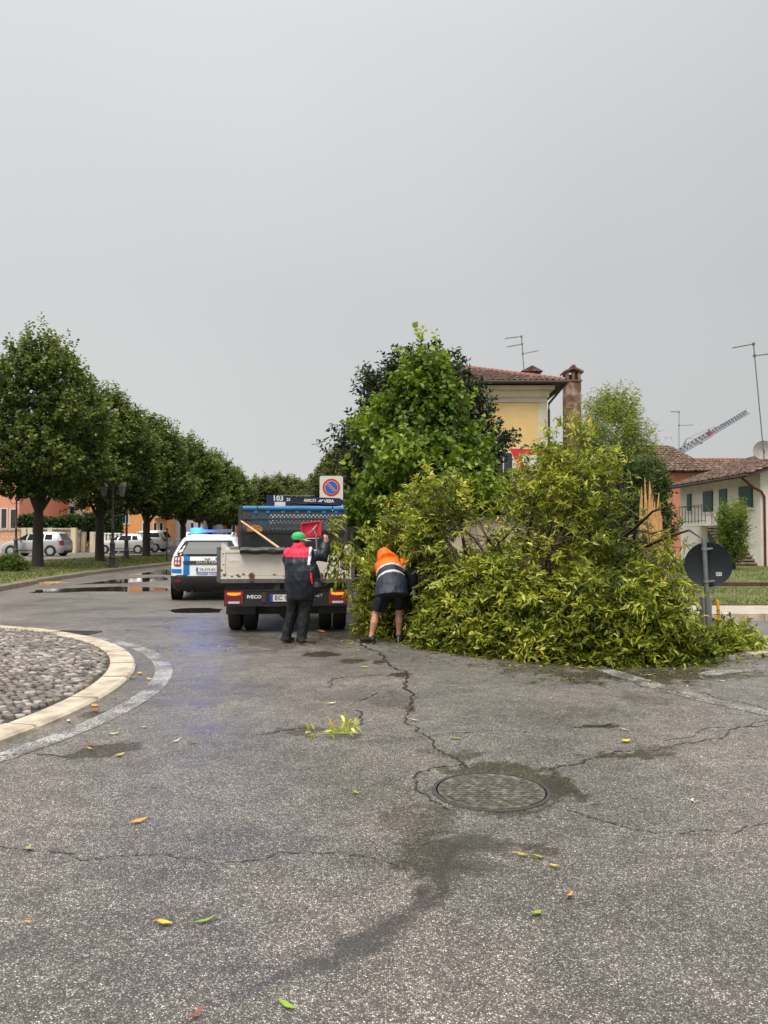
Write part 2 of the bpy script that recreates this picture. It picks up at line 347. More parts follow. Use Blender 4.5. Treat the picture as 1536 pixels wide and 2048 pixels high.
def paint(name, col, wear):
    m, n, l, b = nodes(name)
    t = n.new('ShaderNodeTexCoord'); vo = n.new('ShaderNodeTexVoronoi'); vo.inputs['Scale'].default_value = 95; l.new(t.outputs['Object'], vo.inputs['Vector'])
    sp = n.new('ShaderNodeSeparateColor'); l.new(vo.outputs['Color'], sp.inputs[0])
    nz = n.new('ShaderNodeTexNoise'); nz.inputs['Scale'].default_value = 3; nz.inputs['Detail'].default_value = 6; l.new(t.outputs['Object'], nz.inputs['Vector'])
    ad = n.new('ShaderNodeMath'); ad.operation = 'MULTIPLY_ADD'; ad.inputs[1].default_value = .5; l.new(sp.outputs[0], ad.inputs[0]); l.new(nz.outputs[0], ad.inputs[2])
    r = ramp(n, [(wear-.18, (.085,.078,.07)), (wear+.12, col)]); l.new(ad.outputs[0], r.inputs[0]); l.new(r.outputs[0], b.inputs['Base Color'])
    b.inputs['Roughness'].default_value = .45
    bp = n.new('ShaderNodeBump'); bp.inputs['Strength'].default_value = .4; bp.inputs['Distance'].default_value = .004; l.new(vo.outputs['Distance'], bp.inputs['Height']); l.new(bp.outputs[0], b.inputs['Normal'])
    return m
M['line'] = paint('worn_white_line', (.5,.485,.45), .88)
M['line2'] = paint('very_worn_line', (.44,.41,.37), .95)
M['stones'] = [mat('cobble_%s' % k, c, .45, .25, 25, bump=.3, bscale=60) for k, c in (('grey',(.15,.135,.12)),('pale',(.36,.32,.27)),('brown',(.18,.15,.125)),('dark',(.09,.083,.075)),('rose',(.22,.18,.15)))]

def text(name, s, size, m, parent, loc, rot=(R(90),0,0), bold=0.0, sx=1.0):
    c = bpy.data.curves.new(name, 'FONT'); c.body = s; c.size = size; c.align_x = 'CENTER'; c.align_y = 'CENTER'; c.extrude = .001; c.offset = bold; c.resolution_u = 2
    o = bpy.data.objects.new(name+'_tmp', c); COL.objects.link(o); bpy.context.view_layer.update()
    me = bpy.data.meshes.new_from_object(o.evaluated_get(bpy.context.evaluated_depsgraph_get())); me.name = name
    bpy.data.objects.remove(o); bpy.data.curves.remove(c)
    me.materials.clear(); me.materials.append(m)
    q = link(name, me, parent); q.location = loc; q.rotation_euler = rot; q.scale = (sx, 1, 1)
    return q
# ------------------------------------------------------------------ road with wet marks
def sm(x): x = np.clip(x, 0, 1); return x*x*(3-2*x)
def growing(a, b, step, far, k=1.35):
    out = list(np.arange(a, b+step/2, step)); s = step
    lo, hi = [], []
    x = out[-1]
    while x < far: s *= k; x += s; hi.append(x)
    s = step; x = out[0]
    while x > -far: s *= k; x -= s; lo.append(x)
    return np.array(lo[::-1]+out+hi)
gx = growing(-6.0, 6.0, .055, 700); gy = growing(2.2, 16.0, .055, 900)
GX, GY = np.meshgrid(gx, gy); nxg, nyg = len(gx), len(gy)
RV = np.stack([GX.ravel(), GY.ravel(), np.zeros(GX.size)], 1)
ii = (np.arange(nyg-1)[:, None]*nxg+np.arange(nxg-1)[None]).ravel()
me = np_mesh('road', RV, np.stack([ii, ii+1, ii+nxg+1, ii+nxg], 1), M['asphalt'])
near = (RV[:, 0] > -6.2) & (RV[:, 0] < 6.2) & (RV[:, 1] > 2) & (RV[:, 1] < 16.2)
idx = np.nonzero(near)[0]; q = RV[idx]
nzs = np.array([[mnoise.noise((x*2.2, y*2.2, 0)), mnoise.noise((x*7, y*7, 3)), mnoise.noise((x*18, y*18, 5))] for x, y, _ in q])
nn = nzs[:, 0]*.55+nzs[:, 1]*.5+nzs[:, 2]*.45
wet = np.zeros(len(q)); film = np.zeros(len(q))
def ell(px, py, rx, ry, s, arr, rough=.9, slope=0):
    c = gnd(px, py); ex = abs(gnd(px+rx, py).x-c.x); ey = abs(gnd(px, py-ry).y-gnd(px, py+ry).y)/2
    dx, dy = q[:, 0]-c.x, q[:, 1]-c.y-slope*(q[:, 0]-c.x)
    d = np.sqrt((dx/ex)**2+(dy/ey)**2)+nn*rough*1.5
    np.maximum(arr, s*sm((1.2-d)/.55), out=arr)
for a in ((215,1500,62,16,1), (265,1497,30,8,.8), (640,1309,34,7,1), (700,1322,30,5,.9), (800,1350,26,6,1), (762,1325,16,4,1), (600,1460,70,10,.75), (690,1466,60,9,.5),
          (985,1580,150,52,.85), (1110,1565,40,26,1), (920,1545,80,16,1), (1010,1540,110,12,1), (1260,1509,75,9,.9), (1190,1452,50,4,1), (1320,1500,50,10,.6),
          (830,1640,90,45,.62), (850,1700,60,48,.85), (760,1580,80,30,.45), (1085,1700,55,22,.75), (880,1760,20,40,.8), (830,1770,14,25,.9),
          (1250,1352,180,18,.75), (1420,1345,110,12,.7), (1100,1338,160,12,.6), (800,1480,60,10,.5), (790,1395,40,28,.5), (820,1420,14,12,.9), (860,1500,40,10,.6),
          (560,1285,160,16,.55), (700,1270,120,14,.6), (400,1250,80,8,.5), (150,1455,50,10,.5), (190,1430,26,8,.9), (1190,1420,60,14,.5), (920,1510,40,8,.7), (1290,1400,50,14,.5),
          (700,1530,100,40,.3), (1130,1480,60,14,.35), (640,1400,100,14,.25), (450,1310,70,14,.3), (1100,1400,120,14,.25)): ell(*a, wet)
for a in ((965,1690,60,26,.75), (930,1735,60,26,.6), (1110,1572,26,15,.6), (880,1795,50,18,.5)): ell(*a, film, .8)
# the thin film of water that runs off towards the lower left
P0 = [gnd(960,1690), gnd(860,1800), gnd(760,1868), gnd(640,1925), gnd(500,1975), gnd(380,2020)]
for a, b_, w0, w1, s in zip(P0, P0[1:], (.1,.08,.07,.055,.04), (.08,.07,.055,.04,.03), (.5,.75,.85,.6,.4)):
    d = np.array((b_-a)[:2]); t = np.clip(((q[:, :2]-np.array(a[:2]))@d)/(d@d), 0, 1)
    dist = np.linalg.norm(q[:, :2]-(np.array(a[:2])+t[:, None]*d), axis=1)/(w0+(w1-w0)*t)
    np.maximum(film, s*sm((1.35-dist-nn*1.5)/.9), out=film); np.maximum(wet, .3*sm((1.9-dist-nn*1.2)/1.0), out=wet)
for nm, arr in (('wet', wet), ('film', film)):
    full = np.zeros(len(RV), np.float32); full[idx] = arr
    at_ = me.attributes.new(nm, 'FLOAT', 'POINT'); at_.data.foreach_set('value', full)
road = link('road', me); tag(road, kind='structure')

def jag(pts, amp, it=3, seed=0):
    r = random.Random(seed); P = [Vector(p) for p in pts]
    for k in range(it):
        Q = [P[0]]
        for a, b in zip(P, P[1:]):
            d = b-a; n_ = Vector((-d.y, d.x, 0)); Q += [(a+b)/2+n_*r.uniform(-amp, amp), b]
        P = Q
    return P
def ribbon(name, pts, w, m, parent, z, seed, vary=.95):
    r = random.Random(seed); V = []; 
    for i, p in enumerate(pts):
        d = (pts[min(i+1, len(pts)-1)]-pts[max(i-1, 0)]).normalized(); n_ = Vector((-d.y, d.x, 0))
        k = w*(1+r.uniform(-vary, vary))*(.25 if i in (0, len(pts)-1) else 1)
        V += [(p+n_*k/2)[:2]+(z,), (p-n_*k/2)[:2]+(z,)]
    b = MB(); b.add(V, [(2*i, 2*i+1, 2*i+3, 2*i+2) for i in range(len(pts)-1)]); o = b.build(name, m, parent); return o
M['crack'] = mat('wet_crack_filling', (.03,.025,.02), .35, .3, 20)
cracks = [([(640,1270),(720,1290),(765,1318),(815,1352),(823,1385),(820,1410)],.03), ([(655,1365),(665,1358),(720,1353),(800,1350)],.02),
 ([(655,1365),(660,1375)],.014), ([(820,1410),(835,1455),(865,1490),(900,1512),(935,1535)],.016), ([(705,1405),(745,1390),(755,1385)],.016), ([(712,1420),(722,1445),(712,1456),(690,1462)],.018),
 ([(1100,1540),(1160,1528),(1185,1517)],.014), ([(1185,1517),(1230,1503),(1330,1495),(1410,1480),(1460,1460),(1536,1448)],.012), ([(1325,1482),(1390,1468),(1440,1455),(1536,1440)],.01),
 ([(1140,1455),(1190,1452),(1232,1447)],.022), ([(1130,1620),(1200,1640),(1250,1655),(1310,1667),(1390,1662),(1470,1668),(1536,1645)],.008),
 ([(0,1693),(60,1700),(110,1706),(170,1722),(250,1712),(340,1710),(440,1728),(560,1705),(680,1705),(770,1722),(815,1745)],.008),
 ([(700,1468),(830,1475),(960,1462),(1060,1465)],.008), ([(0,1512),(60,1507),(140,1515)],.012), ([(830,1560),(860,1600),(900,1620)],.014), ([(830,1560),(870,1535),(925,1527)],.014),
 ([(1190,1335),(1260,1362),(1340,1382),(1420,1402)],.014), ([(1400,1385),(1450,1400),(1536,1420)],.012), ([(510,1470),(560,1462),(620,1455)],.016),
 ([(330,1245),(350,1238),(380,1234)],.03), ([(290,1252),(340,1256)],.02), ([(430,1268),(560,1275)],.02), ([(580,1305),(620,1303)],.014), ([(235,1237),(290,1239)],.03)]
for i, (p, w) in enumerate(cracks):
    ribbon('crack', jag([gnd(*a) for a in p], .16, 4, i), w*.8, M['crack'], road, .004, i)
# standing water further off
def puddle(pts, z=.004, seed=1):
    P = [gnd(*p) for p in pts]; P = jag(P+[P[0]], .08, 2, seed)[:-1]
    b = MB(); c = sum(P, Vector())/len(P); n_ = len(P)
    b.add([(c.x, c.y, z)]+[(p.x, p.y, z) for p in P], [(0, 1+k, 1+(k+1) % n_) for k in range(n_)]); o = b.build('puddle', M['pot'], road); return o
puddle([(338,1221),(365,1217),(420,1216),(446,1219),(440,1225),(385,1226),(350,1226)], seed=2)
puddle([(58,1186),(75,1180),(150,1176),(240,1173),(330,1176),(338,1182),(260,1184),(170,1183),(100,1186)], seed=3)
puddle([(150,1169),(220,1160),(330,1154),(335,1160),(240,1167)], seed=13)
puddle([(250,1150),(330,1139),(346,1140),(345,1150),(300,1149)], seed=4)
puddle([(440,1192),(520,1185),(700,1196),(720,1206),(560,1204)], seed=5)
# painted lines
def arc_band(name, c, r0, r1, a0, a1, m, z, n=90, parent=None):
    b = MB(); V = []
    for k in range(n+1):
        t = R(a0+(a1-a0)*k/n); 
        for r_ in (r0, r1): V.append((c[0]+r_*math.cos(t), c[1]+r_*math.sin(t), z))
    b.add(V, [(2*k, 2*k+1, 2*k+3, 2*k+2) for k in range(n)]); return b.build(name, m, parent)
arc_band('painted_line', (-8.198, 7.686), 5.70, 5.90, -60, 130, M['line'], .004, parent=road)
def quad_px(name, pts, m, z, parent):
    b = MB(); b.add([gnd(*p, z) for p in pts], [tuple(range(len(pts)))[::-1]]); return b.build(name, m, parent)
quad_px('painted_line', [(1165,1330),(1190,1328),(1340,1372),(1430,1398),(1536,1420),(1536,1432),(1400,1402),(1280,1370)], M['line2'], .004, road)
quad_px('painted_line', [(1395,1346),(1425,1340),(1640,1318),(1640,1325),(1430,1351),(1400,1351)], M['line2'], .004, road)
quad_px('painted_line', [(1440,1272),(1640,1266),(1640,1270),(1440,1276)], M['line'], .004, road)

# ------------------------------------------------------------------ manhole cover
c = gnd(982, 1582)
mh = thing('manhole_cover', 'round iron manhole cover in the wet asphalt', 'manhole cover', (c.x, c.y, 0))
M['mh'] = mat('wet_worn_manhole', (.075,.068,.05), .5, .5, 18, col2=(.2,.19,.14), bump=.6, bscale=45)
b = MB(); b.lathe([(.345,.001),(.345,.007),(.37,.006),(.372,.001)], n=48); b.build('frame', M['iron'], mh, 40)
b = MB(); b.lathe([(.0,.006),(.31,.006),(.325,.009),(.335,.007),(.336,.001)], n=48)
b.build('lid', M['mh'], mh, 40)
b = MB()
for i in range(-7, 8):
    for j in range(-7, 8):
        x, y = i*.042+(j % 2)*.021, j*.038
        if math.hypot(x, y) < .3: b.box(x-.013, x+.013, y-.008, y+.008, .0065, .0085)
b.build('stud_pattern', M['mh'], mh)['kind'] = 'stuff'
c = gnd(148, 1266)
dg_ = thing('drain_grate', 'dark slotted gully grate beside the tip of the round island', 'drain grate', (c.x, c.y, 0), R(-8))
b = MB(); 
for s in (-1, 1): b.box(-.36, .36, s*.2-.02, s*.2+.02, .001, .014); b.box(s*.36-.02, s*.36+.02, -.22, .22, .001, .0145)
b.build('frame', M['iron'], dg_)
for k in range(13):
    b = MB(); x = -.32+k*.0533; b.box(x-.014, x+.014, -.18, .18, .001, .011); b.build('bar', M['iron'], dg_)
b = MB(); b.box(-.34,.34,-.18,.18,.001,.005); b.build('gully', M['ink'], dg_)

# ------------------------------------------------------------------ round island of cobbles with a cream kerb
KC, KO, KI = (-9.238, 7.588), 6.49, 6.2
b = MB(); n_ = 128
b.lathe([(KI+.02,.0),(KI+.02,.03),(0,.14)], (KC[0],KC[1],0), n=n_)
isl = b.build('traffic_island', M['mortar']); tag(isl, kind='structure')
ang = -70
rk = random.Random(3)
while ang < 120:
    da = rk.uniform(7.5, 10); ha = R(ang+.13+rk.uniform(0,.12)); hb = R(ang+da-.13-rk.uniform(0,.12)); bb = MB(); K = 6; z = .052+rk.uniform(-.005, .005); ro = KO+rk.uniform(-.012,.012)
    prof = [(KI, 0), (KI, z-.008), (KI+.012, z), (ro-.03, z-.004), (ro-.004, z-.025), (ro, 0)]
    rings = []
    for k in range(K+1):
        t = ha+(hb-ha)*k/K; rings.append([(KC[0]+r_*math.cos(t), KC[1]+r_*math.sin(t), h) for r_, h in prof])
    bb.loft(rings); bb.build('kerb_stone', M['kerb'], isl)
    ang += da
def stone_mesh(seed, m):
    r = random.Random(seed); n_ = 8; rx, ry = r.uniform(.04,.066), r.uniform(.03,.046)
    sh = [r.uniform(.74, 1.14) for _ in range(n_)]
    b = MB(); rings = []
    for s, h in ((1,0), (1,.024), (.88,.034), (.5,.037)):
        rings.append([(rx*s*sh[k]*math.cos(2*math.pi*k/n_), ry*s*sh[k]*math.sin(2*math.pi*k/n_), h+(r.uniform(-.003,.003) if h else 0)) for k in range(n_)])
    b.loft(rings); return b.mesh('cobblestone', m, 60)
SM = [stone_mesh(k, M['stones'][k % 5]) for k in range(15)]
cand = []
rowh = .07
for j in range(int(9/rowh)):
    y = 4.6+j*rowh
    for i in range(int(6/.098)):
        x = -8.6+i*.098+(j % 2)*.049
        d = math.hypot(x-KC[0], y-KC[1])
        if d < KI-.05 and abs(x) < y*.52+.4:
            cand.append((x+rk.uniform(-.024,.024), y+rk.uniform(-.02,.02), .03+.11*(1-d/KI)-.006))
cand.sort(key=lambda p: math.hypot(p[0], p[1]) + (4 if abs(p[0]) > p[1]*.5 else 0))
SV, SF, SMi = [], [], []; off = 0
for k, (x, y, z) in enumerate(cand):
    me_ = SM[rk.randrange(15)]; rz = rk.choice((0, math.pi))+rk.uniform(-.35,.35); s = rk.uniform(.78, 1.0)
    if k < 300:
        o = link('cobblestone', me_, isl); o.location = (x, y, z); o.rotation_euler = (rk.uniform(-.09,.09), rk.uniform(-.09,.09), rz); o.scale = (s, s, rk.uniform(.8,1.25))
    else:
        Mx = Matrix.Translation((x, y, z))@Euler((rk.uniform(-.09,.09), rk.uniform(-.09,.09), rz)).to_matrix().to_4x4()
        mi = M['stones'].index(me_.materials[0])
        for v in me_.vertices: SV.append((Mx@(v.co*s))[:])
        for p in me_.polygons: SF.append([i+off for i in p.vertices]); SMi.append(mi)
        off += len(me_.vertices)
b = MB(); b.v = SV; b.f = SF; b.m = SMi; o = b.build('cobblestones', M['stones'], isl, 60); o['kind'] = 'stuff'

# ------------------------------------------------------------------ grass verge with trees (left), side street beyond
def kx(y): return 63.97-math.sqrt(75.97**2-(y-34.18)**2)
def vz(x, y): return .15+.17*min(1, max(0, (kx(y)-x)/6))
b = MB(); ys = [14+k*1.5 for k in range(42)]; us = [0, .05, .15, .3, .5, .75, 1.0]
def vw(y): return 6.3
b.grid(lambda u, y: (kx(y)-.22-u*vw(y), y, .14+.17*min(1, u*vw(y)/6)+mnoise.noise((u*6, y*.8, 0))*.02*(0 < u < 1)), us, ys)
verge = b.build('grass_verge', M['lawn'], None, 60); tag(verge, kind='structure')
y = 15.0
while y < 62:
    Lk = 1.0; d = Vector((kx(y+Lk)-kx(y), Lk, 0)); nrm = Vector((d.y, -d.x, 0)).normalized(); a = Vector((kx(y), y, 0))+d*.01; e = a+d*.98
    bb = MB(); h = .15+rk.uniform(-.01,.01); bb.prism([a+Vector((0,0,-.02)), a+Vector((0,0,h-.02)), a-nrm*.02+Vector((0,0,h)), a-nrm*.24+Vector((0,0,h)), a-nrm*.24+Vector((0,0,-.02))], d*.98)
    bb.build('kerb_stone', M['kerb2'], verge); y += Lk
b = MB(); b.grid(lambda u, y: (kx(y)-6.5-u*80, y, .31), [0, .1, 1], [0+k*4.0 for k in range(26)]); 
side = b.build('side_street', M['asphalt']); tag(side, kind='structure')
def blades(name, P, h, m, w=.012):
    n_ = len(P); an = rng.uniform(0, 6.28, n_); hh = h*rng.uniform(.5, 1.3, n_); dx, dy = np.cos(an)*w, np.sin(an)*w
    l_ = rng.normal(0, .35, (n_, 2))*hh[:, None]
    V = np.empty((n_, 3, 3)); V[:, 0] = P; V[:, 1] = P; V[:, 2] = P
    V[:, 0, 0] -= dx; V[:, 0, 1] -= dy; V[:, 1, 0] += dx; V[:, 1, 1] += dy; V[:, 2, 2] += hh; V[:, 2, :2] += l_
    return link(name, np_mesh(name, V.reshape(-1, 3), np.arange(n_*3).reshape(-1, 3), m, rng.uniform(0, 1, n_)))
n_ = 26000; yy = rng.uniform(16, 60, n_); uu = rng.uniform(.02, 1, n_); xx = np.array([kx(t) for t in yy])-.25-uu*6.2
o = blades('grass', np.stack([xx, yy, .14+.17*np.minimum(1, uu*6.3/6)], 1), .07, M['blade'], .016); tag(o, 'short grass on the verge under the street trees', 'grass', kind='stuff')
# grass creeping over the far rim of the island kerb
aa = np.radians(rng.uniform(48, 100, 700)); rr = KI-.02-np.abs(rng.normal(0, .05, 700))
o = blades('weeds', np.stack([KC[0]+rr*np.cos(aa), KC[1]+rr*np.sin(aa), np.full(700, .035)], 1), .05, M['blade'], .006); tag(o, 'low weeds along the inner edge of the cream kerb', 'weeds', kind='stuff')

# ------------------------------------------------------------------ right side: splitter island, pavement, lawn
b = MB(); P = [gnd(1395,1330), gnd(1412,1322), gnd(1700,1292), gnd(1700,1272), gnd(1440,1284), gnd(1392,1300), gnd(1378,1318)]
b.prism([(p.x, p.y, -.02) for p in P][::-1], (0, 0, .065)); spl = b.build('splitter_island', M['concrete']); tag(spl, kind='structure')
A0, A1 = gnd(1402, 1327), gnd(1720, 1293)
for k in range(5):
    p, q_ = A0+(A1-A0)*(k/5+.004), A0+(A1-A0)*((k+1)/5-.004); d = q_-p; nr = Vector((-d.y, d.x, 0)).normalized()
    bb = MB(); bb.prism([p, p+nr*.36, p+nr*.36+Vector((0,0,.065)), p+nr*.02+Vector((0,0,.065)), p+Vector((0,0,.05))], d); bb.build('kerb_stone', M['paving'], spl)
b = MB(); b.box(3.2, 60, 14.9, 16.6, -.02, .12); pav = b.build('pavement', M['paving']); tag(pav, kind='structure')
for k in range(24):
    bb = MB(); x = 3.2+k*1.0; bb.box(x+.006, x+.994, 14.72, 14.895, -.02, .13); bb.build('kerb_stone', M['kerb'], pav)
b = MB(); b.grid(lambda x, y: (x, y, .14+.04*(y > 22.6)+.03*mnoise.noise((x*.5, y*.5, 1))), [5.2+k*1.6 for k in range(32)], [16.6, 17.6, 18.6, 19.6, 20.6, 21.6, 22.4, 22.7, 24, 26, 28, 30, 32, 34, 36, 37.5, 48])
lawn = b.build('lawn', M['lawn'], None, 60); tag(lawn, kind='structure')
n_ = 34000; xx = rng.uniform(6.0, 24, n_); yy = 16.65+(37-16.65)*rng.uniform(0, 1, n_)**1.3
ok = ~((yy > 22.3) & (yy < 22.8))
o = blades('grass', np.stack([xx, yy, .13+.04*(yy > 22.6)], 1)[ok], .06, M['blade'], .012); tag(o, 'mown grass of the lawn before the white farmhouse', 'grass', kind='stuff')
edg = thing('lawn_edging', 'low rusty brown edging dividing the lawn at the right', 'edging', (7, 22.5, .12))
M['rustedge'] = mat('rusty_brown_edging', (.1,.045,.03), .7, .35, 6)
for k in range(12):
    bb = MB(); bb.box(k*1.3+.01, k*1.3+1.29, -.05, .05, 0, .14); bb.build('edging_board', M['rustedge'], edg)
# ------------------------------------------------------------------ buildings
def tile_roof(name, origin, du, dv, nu, nv, m, parent, mask=None, seed=0, r=None):
    "barrel tiles in rows: origin at an eave corner, du along the eave per column, dv up the slope per row"
    rr = random.Random(seed); O, U, V_ = Vector(origin), Vector(du), Vector(dv); Nn = U.cross(V_).normalized()
    if Nn.z < 0: Nn = -Nn
    r = r or U.length*.5; V, Fc = [], []
    for j in range(nv):
        for i in range(nu):
            if mask and not mask((i+.5)/nu, (j+.5)/nv): continue
            b0 = len(V); jit = rr.uniform(-.1,.1); lift = rr.uniform(0,.025)
            for e, tap, up in ((-.12, 1.0, .035), (1.05, .82, .0)):
                for k in range(5):
                    t = math.pi*k/4
                    V.append(O+U*(i+.5+jit*.3)+V_*(j+e+jit)+U.normalized()*(-math.cos(t)*r*tap)+Nn*(math.sin(t)*r*.75*tap+up+lift))
            Fc += [(b0+k, b0+k+1, b0+6+k, b0+5+k) for k in range(4)]
            b1 = len(V); V += [V[b0+k] - Nn*.03 for k in range(5)]; Fc += [(b1+k, b1+k+1, b0+k+1, b0+k) for k in range(4)]
    me = np_mesh(name, [v[:] for v in V], Fc, m); o = link(name, me, parent); o['kind'] = 'stuff'; return o
def ridge_tiles(p, q_, n, m, parent, r=.11):
    p, q_ = Vector(p), Vector(q_); d = (q_-p)/n; s = d.cross(Vector((0,0,1))).normalized(); up = s.cross(d).normalized()
    b = MB()
    for i in range(n):
        rings = []
        for e, k_ in ((-.05, 1.1), (1.0, .9)):
            rings.append([p+d*(i+e)+s*math.cos(math.pi*t/4)*r*k_+up*(math.sin(math.pi*t/4)*r*k_+.02) for t in range(5)])
        b.loft(rings)
    o = b.build('ridge_tiles', m, parent); o['kind'] = 'stuff'; return o
def window(parent, x, z, w, h, y=0, kind='window', sur=True, m=None):
    "window on a wall that faces -Y, proud of it"
    b = MB(); t = .1 if sur else .05
    b.box(x-w/2-t, x-w/2, y-.04, y+.02, z-h/2-t, z+h/2+t); b.box(x+w/2, x+w/2+t, y-.04, y+.02, z-h/2-t, z+h/2+t)
    b.box(x-w/2, x+w/2, y-.041, y+.02, z+h/2, z+h/2+t); b.box(x-w/2-t*1.3, x+w/2+t*1.3, y-.07, y+.02, z-h/2-t-.04, z-h/2)
    o = b.build(kind, M['surround'], parent)
    b = MB(); b.box(x-w/2, x+w/2, y-.012, y+.015, z-h/2, z+h/2); b.build('pane', m or M['window'], o)
    if m is None and w > .5:
        b = MB(); b.box(x-.025, x+.025, y-.025, y-.012, z-h/2, z+h/2); b.build('mullion', M['surround'], o)
    return o
def gable_block(name, label, x0, x1, y0, y1, h, m, wins=(), rh=1.6, tm=None):
    B = thing(name, label, 'building', (x0, y0, .25)); w, d = x1-x0, y1-y0
    b = MB(); b.box(0, w, 0, d, 0, h); b.build('wall', m, B)
    b = MB(); b.prism([(-.5, -.6, h-.1), (-.5, d/2, h+rh), (-.5, d+.6, h-.1)], (w+1, 0, 0)); rf = b.build('roof', M['soffit'], B)
    nu = int((w+1)/.35); nv = 8; sl = Vector((0, d/2+.6, rh+.1))
    tile_roof('roof_tiles', (-.5, -.62, h-.08), (.35, 0, 0), sl/nv, nu, nv, tm or M['tile'], B)
    for (wx, wz, ww, wh) in wins: window(B, wx-x0, wz-.25, ww, wh)
    return B
def wp(px0, px1, py0, py1, Y):
    a, b = at(px0, py0, Y), at(px1, py1, Y); return ((a.x+b.x)/2, (a.z+b.z)/2, b.x-a.x, a.z-b.z)
Xa = lambda px, Y: at(px, 1072, Y).x
# far left square
gable_block('house', 'coral pink house with tall narrow windows at the left edge', Xa(-190,66), Xa(38,66), 66, 76, 8.6, M['plaster_pink'],
    [wp(3.5,13,1018,1058,66), wp(22,32,1019,1058,66), wp(-40,-30,1018,1058,66), wp(-75,-65,1018,1058,66)])
gable_block('house', 'white house with small dark windows above the long hedge', Xa(43,76), Xa(170,76), 76, 86, 7.4, M['plaster_white'],
    [wp(50,58,1014,1036,76), wp(83,94,1014,1036,76), wp(108,119,1018,1034,76), wp(140,149,1014,1034,76)])
ob = gable_block('house', 'light orange house with balcony behind the pale saloon cars', Xa(172,73), Xa(333,73), 73, 83, 8.2, M['plaster_orange'],
    [wp(246,257,1030,1046,73), wp(286,293,1046,1064,73), wp(308,313,1046,1067,73), wp(320,325,1046,1067,73), wp(300,309,1010,1028,73)])
x0 = Xa(172, 73); b = MB(); zb = at(0,1033,73).z-.25; b.box(Xa(302,72)-x0, Xa(336,72)-x0, -1.1, 0, zb-.12, zb); bal = b.build('balcony', M['surround'], ob)
b = MB(); xs0, xs1 = Xa(302,72)-x0, Xa(336,72)-x0
for k in range(12): xk = xs0+(xs1-xs0)*k/11; b.box(xk-.02, xk+.02, -1.1, -1.06, zb, zb+.9)
b.box(xs0, xs1, -1.11, -1.05, zb+.9, zb+.95); b.build('railing', M['iron'], bal)
b = MB(); 
for k in range(5): b.obox((xs0+.5+k*.5, -1.14, zb+.25), (.35,.05,.4))
b.build('flower_box', M['orange'], bal)
gable_block('house', 'pale blue grey house with narrow windows behind the barrier', Xa(336,76), Xa(404,76), 76, 86, 7.6, M['plaster_grey'],
    [wp(341,347,1043,1068,76), wp(364,370,1044,1068,76), wp(382,387,1046,1064,76), wp(396,401,1046,1064,76)])
gable_block('house', 'bright orange house with two small windows left of the truck', Xa(407,86), Xa(500,86), 86, 96, 5.0, M['plaster_bright'],
    [wp(416,420,1049,1066,86), wp(432,437,1050,1066,86), wp(465,470,1050,1066,86)])
# pierced garden wall with hedge
fw = thing('garden_wall', 'pierced pale garden wall with cap behind the silver hatchback', 'wall', (0, 60, .3)); Y = 60; 
x0, x1 = Xa(-60,Y), Xa(148,Y); zt = at(0,1056,Y).z-.3
b = MB(); b.box(x0, x1, 0, .25, 0, .9); b.build('base', M['plaster_cream'], fw)
b = MB(); b.box(x0, x1, -.04, .29, zt-.12, zt); b.build('cap', M['kerb'], fw)
b = MB(); xk = x0
while xk < x1:
    for k in range(3):
        zz = .9+k*(zt-1.02)/3; dz = (zt-1.02)/3
        b.tube([(xk+.14+.1*math.cos(t), .12, zz+dz/2+dz*.42*math.sin(t)) for t in np.linspace(0, 6.283, 9)], .035, 4, cap=False)
    xk += .3
o = b.build('pierced_blocks', M['plaster_cream'], fw); o['kind'] = 'stuff'
for px in (-40, 48, 60, 100, 147):
    b = MB(); xx = Xa(px, Y); b.box(xx-.18, xx+.18, -.06, .31, 0, zt+.02); b.build('pillar', M['plaster_cream'], fw)
bw = thing('balustrade', 'white baluster fence with gate steps between hatchback and saloon', 'fence', (0, 61, .3)); Y = 61
x0, x1 = Xa(137,Y), Xa(240,Y); zt = at(0,1066,Y).z-.3
for a, c in ((137,166), (186,240)):
    b = MB(); b.box(Xa(a,Y), Xa(c,Y), 0, .25, 0, at(0,1082,Y).z-.3); b.build('base', M['plaster_white'], bw)
    b = MB(); b.box(Xa(a,Y), Xa(c,Y), 0, .24, zt-.1, zt); b.build('rail', M['plaster_white'], bw)
for px in (138,144,150,156,162,188,195,202,209,216,223,230,237):
    b = MB(); b.lathe([(.11,.9),(.06,1.0),(.12,1.2),(.09,1.4),(.06,1.55),(.1,zt-.1)], (Xa(px,Y),.12,0), 8); b.build('baluster', M['plaster_white'], bw, 50)
for px in (166, 184): b = MB(); xx = Xa(px, Y); b.box(xx-.16, xx+.16, -.05, .3, 0, zt+.1); b.build('pillar', M['plaster_cream'], bw)
for k in range(4): b = MB(); b.box(Xa(169,Y), Xa(183,Y), .0+k*.35, .35+k*.35-.005, 0, .25+k*.22); b.build('step', M['stair'], bw)

